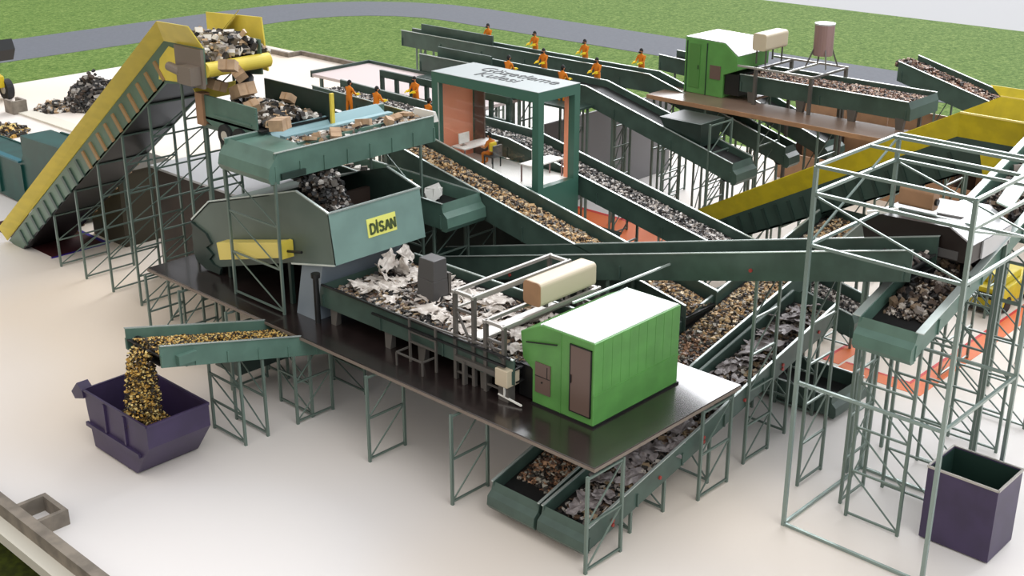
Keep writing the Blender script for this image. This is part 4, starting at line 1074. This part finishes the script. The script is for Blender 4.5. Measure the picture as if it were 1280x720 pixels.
# sorting belts with workers W1 W2
conveyor('sorting_conveyor', 'farthest sorting belt with four workers standing behind it', 'Y', 49.0, 49.9, [(55.2, 7.3), (36.9, 7.3), (28.9, 5.05)], depth=.9, drop=.3, ribs=3, legs=(54, 51, 48, 45, 42, 39, 34, 31), rung=2.2, ends=(None, 'hood'))
conveyor('sorting_conveyor', 'second farthest sorting belt, descending in front of the grey wall', 'Y', 45.0, 46.6, [(49.3, 7.25), (37.6, 7.25), (29.1, 5.05)], depth=.9, drop=.3, ribs=3, legs=(48, 45, 42, 39, 36, 33, 30.5), rung=1.7, ends=(None, 'hood'))
conveyor('sorting_conveyor', 'short sorting belt descending behind the far green cabin', 'Y', 52.6, 54.2, [(39.0, 7.5), (37.0, 7.4), (28.9, 4.6)], depth=.8, drop=.3, ribs=3, legs=(38, 34, 30), ends=(None, 'hood'))
for (nm, x0, x1, y0, y1, z, lb) in (('side_guard', 49.5, 49.6, 48.2, 54.0, 7.75, 'dark green guard plate on the left end of the farthest sorting belt'), ('side_guard', 45.6, 45.7, 44.5, 48.5, 7.65, 'dark green guard plate on the left end of the second farthest sorting belt')):
    b = MB(); b.box(x0, y0, z - .6, x1, y1, z); tag(b.build(nm, 'green', None), lb, 'guard plate')
r = thing('transfer_hopper', 'dark green hopper box hanging under the far brown deck', 'hopper', (46.0, 32, 5))
b = MB(); b.hexa([(45.2, 31.0, 5.4), (46.5, 31.0, 5.4), (46.5, 32.6, 5.4), (45.2, 32.6, 5.4), (45.0, 30.9, 6.5), (46.9, 30.9, 6.5), (46.9, 33.2, 6.5), (45.0, 33.2, 6.5)]); b.build('shell', 'dkgreen', r)
MB().box(45.12, 31.02, 6.5, 46.78, 33.08, 6.505).build('painted_opening', 'black', r)  # black plate on the closed top paints in the shaded inside
trestle(r, (45.0, 30.4, 0), (46.7, 30.4, 0), 6.6, rung=1.4)
# walkways behind the belts
for (x0, x1, y0, y1, lb) in ((49.95, 51.2, 37, 55, 'narrow walkway behind the farthest sorting belt'), (46.7, 47.9, 37, 48, 'narrow walkway behind the second farthest sorting belt'), (43.6, 44.9, 37, 48, 'narrow walkway in front of the second farthest sorting belt'), (39.0, 40.6, 38.5, 49, 'narrow walkway behind the white flake sorting belt'), (35.6, 37.0, 38.3, 49, 'narrow walkway in front of the white flake sorting belt')):
    r = thing('walkway', lb, 'walkway', ((x0 + x1) / 2, (y0 + y1) / 2, 0))
    zz = 6.43 if x0 > 42 else 5.93
    MB().box(x0, y0, zz - .1, x1, y1, zz).build('deck_plate', 'green2', r)
    b = MB(); n_ = 4
    for i in range(n_):
        y = y0 + .3 + (y1 - y0 - .6) * i / (n_ - 1)
        b.beam((x0 + .1, y, 0), (x0 + .1, y, zz), .1); b.beam((x1 - .1, y, 0), (x1 - .1, y, zz), .1); b.beam((x0 + .1, y, zz * .5), (x1 - .1, y, zz * .5), .07)
    b.build('support_frame', 'steelgreen', r)
# windowed parapet behind the white flake belt
r = thing('parapet_wall', 'dark green parapet with square openings behind the white flake sorting belt', 'wall', (41, 44, 0))
b = MB(); b.box(40.7, 38.5, 6.9, 40.85, 47.6, 7.25); b.box(40.7, 38.5, 5.7, 40.85, 47.6, 6.15)
for i in range(9): b.box(40.7, 38.6 + i * 1.1, 6.1, 40.85, 38.8 + i * 1.1, 6.95)
b.build('wall_panel', 'green2', r)
r = thing('roof_deck', 'pale pinkish deck plate between the parapet and the far sorting belts', 'deck', (43, 45, 0))
MB().box(40.9, 41.2, 6.05, 45.0, 53.5, 6.2).build('deck_plate', 'pinkdeck', r)
b = MB(); b.box(44.9, 41.2, 6.0, 45.05, 53.5, 6.35); b.box(40.9, 53.4, 6.0, 45.0, 53.55, 6.35)
b.build('edge_beam', 'green2', r)
b = MB()
for y in (42, 48, 53):
    for x in (41.2, 44.6): b.beam((x, y, 0), (x, y, 6.05), .15)
b.build('post', 'steelgreen', r)

# ================================================================== control cabin
CB = thing('control_cabin', 'green-framed glass control cabin with pale lettered roof in the middle', 'cabin', (35.8, 34.2, 4.6))
cx0, cx1, cy0, cy1, zf, zt = 34.55, 37.0, 31.2, 37.15, 5.75, 9.6
b = MB()
for x, y in ((cx0, cy0), (cx1 - .32, cy0), (cx0, cy1 - .32), (cx1 - .32, cy1 - .32)): b.box(x, y, zf, x + .32, y + .32, zt - .42)
b.box(cx0, cy0, zt - .42, cx1, cy1, zt - .02)
b.box(cx0, cy0, zf - 1.6, cx1, cy0 + .3, zf); b.box(cx0, cy0 + .3, zf - .5, cx0 + .1, cy1, zf); b.box(cx1 - .1, cy0 + .3, zf - .5, cx1, cy1, zf)
b.build('frame', 'cabingreen', CB)
MB().box(cx0, cy0, zt - .02, cx1, cy1, zt).build('roof', 'cabinroof', CB)
MB().box(cx0 + .1, cy0 + .3, zf - .06, cx1 - .1, cy1 - .1, zf).build('floor_plate', 'white', CB)
b = MB(); b.box(cx0 + .3, cy1 - .25, zf, cx1 - .3, cy1 - .2, zt - .4); tag(b.build('end_wall', 'orange', CB), 'orange end wall')
b = MB(); b.box(cx1 - .3, cy1 - .9, zf, cx1 - .22, cy1 - .3, zt - .4); b.build('corner_panel', 'brownglass', CB)
b = MB(); b.box(cx1 - .36, cy0 + .31, zf, cx1 - .3, cy0 + .5, zt - .42); b.build('jamb', 'orange', CB)
b = MB(); b.box(cx0 + .02, cy1 - .36, zf, cx0 + .06, cy1 - .32, zt - .4); b.box(cx1 - .06, cy0 + .32, zf, cx1 - .02, cy0 + .36, zt - .4); tag(b.build('window_mullion', 'edge', CB), 'thin white mullions')
MB().box(cx0 + .14, cy0 + .32, zf, cx0 + .15, cy1 - .32, zt - .42).build('window_pane', 'glass', CB)
for x, y in ((35.0, 31.6), (36.7, 31.6), (35.0, 36.8), (36.7, 36.8)): MB().beam((x, y, 0), (x, y, zf - .4), .2).build('support_post', 'green', CB)
def text_obj(body, size, loc, rot, m, parent, name):
    cu = bpy.data.curves.new(name, 'FONT'); cu.body = body; cu.size = size; cu.extrude = .006
    cu.materials.append(M[m]); o = bpy.data.objects.new(name, cu); C.objects.link(o)
    dg = bpy.context.evaluated_depsgraph_get(); nm = bpy.data.meshes.new_from_object(o.evaluated_get(dg)); bpy.data.objects.remove(o); o = bpy.data.objects.new(name, nm); C.objects.link(o)
    o.parent = parent; org = Vector(); r_ = parent
    while r_ is not None: org += r_.location; r_ = r_.parent
    o.location = Vector(loc) - org; o.rotation_euler = rot; return o
text_obj('Gözetleme', .95, (36.0, 35.9, zt + .008), (0, 0, R(-90)), 'ink', CB, 'lettering')
text_obj('Kulesi', .95, (35.2, 35.4, zt + .008), (0, 0, R(-90)), 'ink', CB, 'lettering')

def desk(x0, x1, y0, y1, label):
    d = thing('desk', label, 'desk', ((x0 + x1) / 2, (y0 + y1) / 2, zf))
    MB().box(x0, y0, zf + .7, x1, y1, zf + .75).build('desk_top', 'white', d)
    for x in (x0 + .05, x1 - .05):
        for y in (y0 + .05, y1 - .05): MB().beam((x, y, zf), (x, y, zf + .7), .05).build('leg', 'rosy', d)
    return d
desk(34.9, 36.9, 35.6, 36.4, 'white desk with monitor by the orange wall in the control cabin')
desk(34.9, 36.7, 31.75, 32.5, 'white desk at the near right corner of the control cabin')
def monitor(x, y, z, rz, label):
    m_ = thing('computer_monitor', label, 'monitor', (x, y, z)); m_.rotation_euler = (0, 0, 0)
    b = MB(); b.hexa([(x - .3, y - .02, z + .12), (x + .3, y - .02, z + .12), (x + .3, y + .02, z + .12), (x - .3, y + .02, z + .12), (x - .3, y + .0, z + .55), (x + .3, y + .0, z + .55), (x + .3, y + .04, z + .55), (x - .3, y + .04, z + .55)]); b.build('screen', 'white', m_)
    b = MB(); b.beam((x, y + .03, z), (x, y + .03, z + .2), .05); b.box(x - .12, y - .05, z, x + .12, y + .12, z + .02); b.build('stand', 'framelight', m_)
monitor(35.3, 36.05, zf + .75, 0, 'white computer monitor on the desk by the orange wall')
monitor(35.6, 32.2, zf + .75, 0, 'white computer monitor on the desk at the near right corner')
r = thing('office_chair', 'grey office chair behind the seated operator', 'chair', (35.75, 34.7, zf))
MB().box(35.5, 34.6, zf + .42, 36.0, 35.1, zf + .48).build('seat', 'grey', r); MB().box(35.5, 34.52, zf + .45, 36.0, 34.58, zf + .95).build('backrest', 'grey', r)
for x, y in ((35.52, 34.6), (35.98, 34.6), (35.52, 35.08), (35.98, 35.08)): MB().beam((x, y, zf), (x, y, zf + .43), .04).build('leg', 'black', r)

# ================================================================== people
def skin_body(name, joints, edges, radii, mt, root_i=0, sub=1):
    me = bpy.data.meshes.new(name)
    me.from_pydata(joints, edges, [])
    o = bpy.data.objects.new(name, me); C.objects.link(o)
    sk = o.modifiers.new('skin', 'SKIN')
    for i, rr in enumerate(radii):
        v = me.skin_vertices[0].data[i]
        v.radius = rr if isinstance(rr, tuple) else (rr, rr)
        v.use_root = (i == root_i)
    sb = o.modifiers.new('sub', 'SUBSURF'); sb.levels = sub; sb.render_levels = sub
    dg = bpy.context.evaluated_depsgraph_get(); dg.update()
    nm = bpy.data.meshes.new_from_object(o.evaluated_get(dg))
    bpy.data.objects.remove(o)
    nm.materials.clear(); nm.materials.append(M[mt])
    nm.polygons.foreach_set('use_smooth', [True] * len(nm.polygons))
    return nm
def body_parts(pose):
    # facing -x ; z up ; origin between the feet
    if pose == 'stand':
        J = [(0, 0, .92), (.0, 0, 1.12), (-.03, 0, 1.38), (-.03, 0, 1.49), (-.05, 0, 1.56),
             (-.03, .19, 1.40), (-.14, .25, 1.14), (-.40, .18, 1.10), (-.03, -.19, 1.40), (-.14, -.25, 1.14), (-.40, -.18, 1.10),
             (0, .10, .86), (-.02, .12, .48), (.02, .13, .09), (-.13, .13, .05), (0, -.10, .86), (.04, -.12, .48), (.06, -.13, .09), (-.09, -.13, .05)]
    else:
        J = [(0, 0, .56), (-.02, 0, .76), (-.10, 0, 1.02), (-.12, 0, 1.12), (-.15, 0, 1.2),
             (-.10, .19, 1.03), (-.16, .25, .82), (-.40, .2, .80), (-.10, -.19, 1.03), (-.16, -.25, .82), (-.40, -.2, .80),
             (-.06, .10, .54), (-.45, .12, .52), (-.42, .12, .10), (-.56, .12, .05), (-.06, -.10, .54), (-.45, -.12, .52), (-.42, -.12, .10), (-.56, -.12, .05)]
    E_ = [(0, 1), (1, 2), (2, 3), (3, 4), (2, 5), (5, 6), (6, 7), (2, 8), (8, 9), (9, 10), (0, 11), (11, 12), (12, 13), (13, 14), (0, 15), (15, 16), (16, 17), (17, 18)]
    rad = [(.15, .13), (.14, .12), (.16, .13), .06, .055, .07, .052, .04, .07, .052, .04, .095, .07, .05, .045, .095, .07, .05, .045]
    return J, E_, rad
def make_worker(pose, label, loc, rz, group=None):
    J, E_, rad = body_parts(pose)
    r = thing('person', label, 'person', loc)
    r.rotation_euler = (0, 0, rz)
    o = bpy.data.objects.new('coverall', skin_body('coverall', J, E_, rad, 'coverall')); C.objects.link(o); o.parent = r
    hz = J[4][2]; hx = J[4][0]
    # head with nose, chin, ears
    bm = bmesh.new(); bmesh.ops.create_uvsphere(bm, u_segments=14, v_segments=10, radius=1)
    for v in bm.verts:
        v.co = Vector((v.co.x * .095, v.co.y * .078, v.co.z * .12))
        if v.co.z < 0 and v.co.x < 0: v.co.x -= .012
    for (c, s_) in (((-.105, 0, -.005), (.02, .013, .022)), ((0, .08, 0), (.02, .01, .03)), ((0, -.08, 0), (.02, .01, .03))):
        g_ = bmesh.ops.create_uvsphere(bm, u_segments=8, v_segments=6, radius=1)
        for v in g_['verts']: v.co = Vector((v.co.x * s_[0] + c[0], v.co.y * s_[1] + c[1], v.co.z * s_[2] + c[2]))
    me = bpy.data.meshes.new('head'); bm.to_mesh(me); bm.free(); me.materials.append(M['skin']); me.polygons.foreach_set('use_smooth', [True] * len(me.polygons))
    h = bpy.data.objects.new('head', me); C.objects.link(h); h.parent = r; h.location = (hx - .02, 0, hz + .1)
    bm = bmesh.new(); bmesh.ops.create_uvsphere(bm, u_segments=14, v_segments=10, radius=1)
    bmesh.ops.delete(bm, geom=[v for v in bm.verts if v.co.z < -.05 and v.co.x < .1], context='VERTS')
    for v in bm.verts:
        v.co = Vector((v.co.x * .112 + .012, v.co.y * .096, v.co.z * .14 + .005))
    me = bpy.data.meshes.new('hair'); bm.to_mesh(me); bm.free(); me.materials.append(M['hair'])
    k = bpy.data.objects.new('hair', me); C.objects.link(k); k.parent = h
    b = MB(); b.box(-.125, -.06, -.1, -.05, .06, -.02)
    me = bpy.data.meshes.new('mask'); me.from_pydata(b.v, [], b.f); me.materials.append(M['hair']); k = bpy.data.objects.new('face_mask', me); C.objects.link(k); k.parent = h; tag(k, 'black face mask')
    for s_ in (1, -1):
        b = MB()
        hy = .18 * s_
        zz = 1.10 if pose == 'stand' else .80
        b.beam((-.22, hy * 1.18, zz + .01), (-.42, hy, zz), .1, .1); b.beam((-.40, hy, zz), (-.50, hy * .9, zz - .01), .07, .035)
        for f_ in range(4):
            y = hy * .9 + (f_ - 1.5) * .02; L = (.06, .08, .075, .055)[f_]
            b.beam((-.50, y, zz - .01), (-.50 - L * .6, y, zz - .025), .015); b.beam((-.50 - L * .6, y, zz - .025), (-.50 - L, y, zz - .05), .013)
        b.beam((-.43, hy * .9 - .03 * s_, zz), (-.49, hy * .9 - .07 * s_, zz - .02), .018)
        me = bpy.data.meshes.new('hand'); me.from_pydata(b.v, [], b.f); me.materials.append(M['vest' if pose == 'stand' else 'skin'])
        k = bpy.data.objects.new('glove' if pose == 'stand' else 'hand', me); C.objects.link(k); k.parent = r
    return r
base_w = None
def solve_y(px, x):
    # the belt line runs along y; which y shows at this column
    f = lambda y: (x * math.sin(AZ) - y * math.cos(AZ)) / ((x * math.cos(AZ) + y * math.sin(AZ)) * math.cos(TILT) + 13.5 * math.sin(TILT)) * FPX + 640 - px
    lo, hi = 10, 90
    for _ in range(50):
        m_ = (lo + hi) / 2
        if f(m_) > 0: lo = m_
        else: hi = m_
    return lo
spots = []
for px, nm in ((611, 'leftmost'), (669, 'second from left'), (731, 'third from left'), (801, 'rightmost')):
    spots.append((50.25, px, 6.45, 0, nm + ' of the four workers in orange behind the farthest sorting belt'))
for px, nm in ((680, 'left'), (746, 'right')):
    spots.append((47.0, px, 6.42, 0, nm + ' of two workers in orange behind the second farthest sorting belt'))
for px, nm in ((635, 'left'), (702, 'right')):
    spots.append((44.6, px, 6.35, math.pi, nm + ' of two workers seen just over the control cabin roof'))
spots.append((39.35, 520, 5.95, 0, 'worker in orange alone on the far side of the white flake belt'))
for px, nm in ((437, 'leftmost'), (471, 'middle'), (536, 'rightmost')):
    spots.append((36.6, px, 5.95, math.pi, nm + ' of three workers in orange on the near side of the white flake belt'))
spots.append((35.2, 455, 5.3, math.pi, 'worker showing only his head above the pale blue board, left one'))
spots.append((35.2, 493, 5.3, math.pi, 'worker showing only his head above the pale blue board, right one'))
for (x, px, z, rz, lb) in spots:
    loc = (x, solve_y(px, x), z)
    if base_w is None:
        base_w = make_worker('stand', lb, loc, rz); w_ = base_w
    else:
        w_ = copy_tree(base_w); w_.location = loc; w_.rotation_euler = (0, 0, rz); w_['label'] = lb
    w_['group'] = 'workers along the sorting belts'
op = make_worker('sit', 'seated operator in orange with yellow vest working at the cabin desk', (35.75, 34.85, zf), -math.pi / 2)
b = MB(); b.hexa([(.0, -.16, .68), (.15, -.16, .68), (.15, .16, .68), (.0, .16, .68), (-.02, -.17, 1.02), (.07, -.17, 1.02), (.07, .17, 1.02), (-.02, .17, 1.02)])
me = bpy.data.meshes.new('vest'); me.from_pydata(b.v, [], b.f); me.materials.append(M['vest']); k = bpy.data.objects.new('vest', me); C.objects.link(k); k.parent = op; tag(k, 'yellow safety vest')
# yellow drop chutes on the white flake belt
for (x0, y0, z0, lb) in ((36.2, 43.0, 5.93, 'yellow drop chute on the near side of the white flake belt between two workers'), (39.1, 42.6, 5.93, 'yellow drop chute beside the worker on the far side of the white flake belt')):
    b = MB(); b.hexa([(x0, y0 - .75, z0), (x0 + .6, y0 - .75, z0), (x0 + .6, y0 + .3, z0), (x0, y0 + .3, z0), (x0 - .05, y0 - .85, z0 + .7), (x0 + .6, y0 - .85, z0 + .7), (x0 + .6, y0 + .4, z0 + .6), (x0 - .05, y0 + .4, z0 + .6)])
    tag(b.build('drop_chute', 'vest'), lb, 'chute')

# ================================================================== far left: loader and heaps
LD = thing('wheel_loader', 'yellow wheel loader with raised black bucket at the left edge', 'loader', (38.3, 88, 0))
b = MB(); b.prism([(37.0, 86.0, .9), (37.0, 86.0, 1.7), (37.0, 87.5, 2.0), (37.0, 91.5, 2.2), (37.0, 91.5, .8)], (1.7, 0, 0)); b.build('chassis', 'loaderyellow', LD, bevel=.05)
for x, y in ((38.9, 86.3), (36.8, 86.3), (38.9, 90.2), (36.8, 90.2)):
    w_ = MB().cyl((x - .25, y, .72), (x + .25, y, .72), .72, 20).build('wheel', 'tyre', LD)
    MB().cyl((x + (-.29), y, .72), (x - .25, y, .72), .32, 14).build('hub', 'hub', w_)
b = MB(); b.box(37.1, 88.6, 2.0, 38.5, 90.4, 3.6); b.build('cab', 'black', LD)
b = MB(); b.beam((37.3, 88.5, 1.9), (37.3, 86.2, 3.1), .2, .3); b.beam((38.3, 88.5, 1.9), (38.3, 86.2, 3.1), .2, .3); b.build('lift_arm', 'loaderyellow', LD)
b = MB(); b.prism([(36.4, 86.6, 2.9), (36.4, 86.5, 4.1), (36.4, 85.2, 4.4), (36.4, 84.9, 3.7), (36.4, 85.4, 2.9)], (2.9, 0, 0)); b.build('bucket', 'black', LD)
M['loaderyellow'] = M['yellow']
def heap(label, cx, cy, r, h, n, size, pal, seed):
    rng = random.Random(seed); b = MB(); pal_ = PAL[pal]
    for i in range(n):
        a = rng.random() * 6.28; q = r * math.sqrt(rng.random()); z = h * max(0, 1 - (q / r) ** 1.3) * (.6 + .6 * noise.noise(Vector((a, q, seed)))) 
        b.cur = rng.randrange(len(pal_)); b.chunk((cx + q * math.cos(a), cy + q * math.sin(a), max(.05, z * rng.random() ** .3) + .05), size * (.5 + rng.random()), .6, rng)
    tag(b.build('rubbish_heap', pal_), label, 'heap', None, 'stuff')
heap('big heap of dark rubbish on the pale slab left of the yellow conveyor', 42.2, 80.0, 2.3, 3.2, 2400, .16, 'darkscrap', 71)
heap('smaller rubbish heap joining the big heap beside the yellow conveyor', 45.5, 82.0, 2.2, 1.6, 900, .17, 'trash', 72)
heap('low rubbish heap at the left edge', 39.6, 80.8, 1.3, .8, 420, .13, 'trash', 73)
heap('pile of yellowish rubbish at the far left edge above the teal hopper', 34.0, 77.0, 1.6, .9, 420, .14, 'pellet', 74)
heap('small heap of rubbish by the right scaffold under the yellow conveyor', 40.3, 23.5, 1.2, .7, 200, .14, 'nugget', 75)
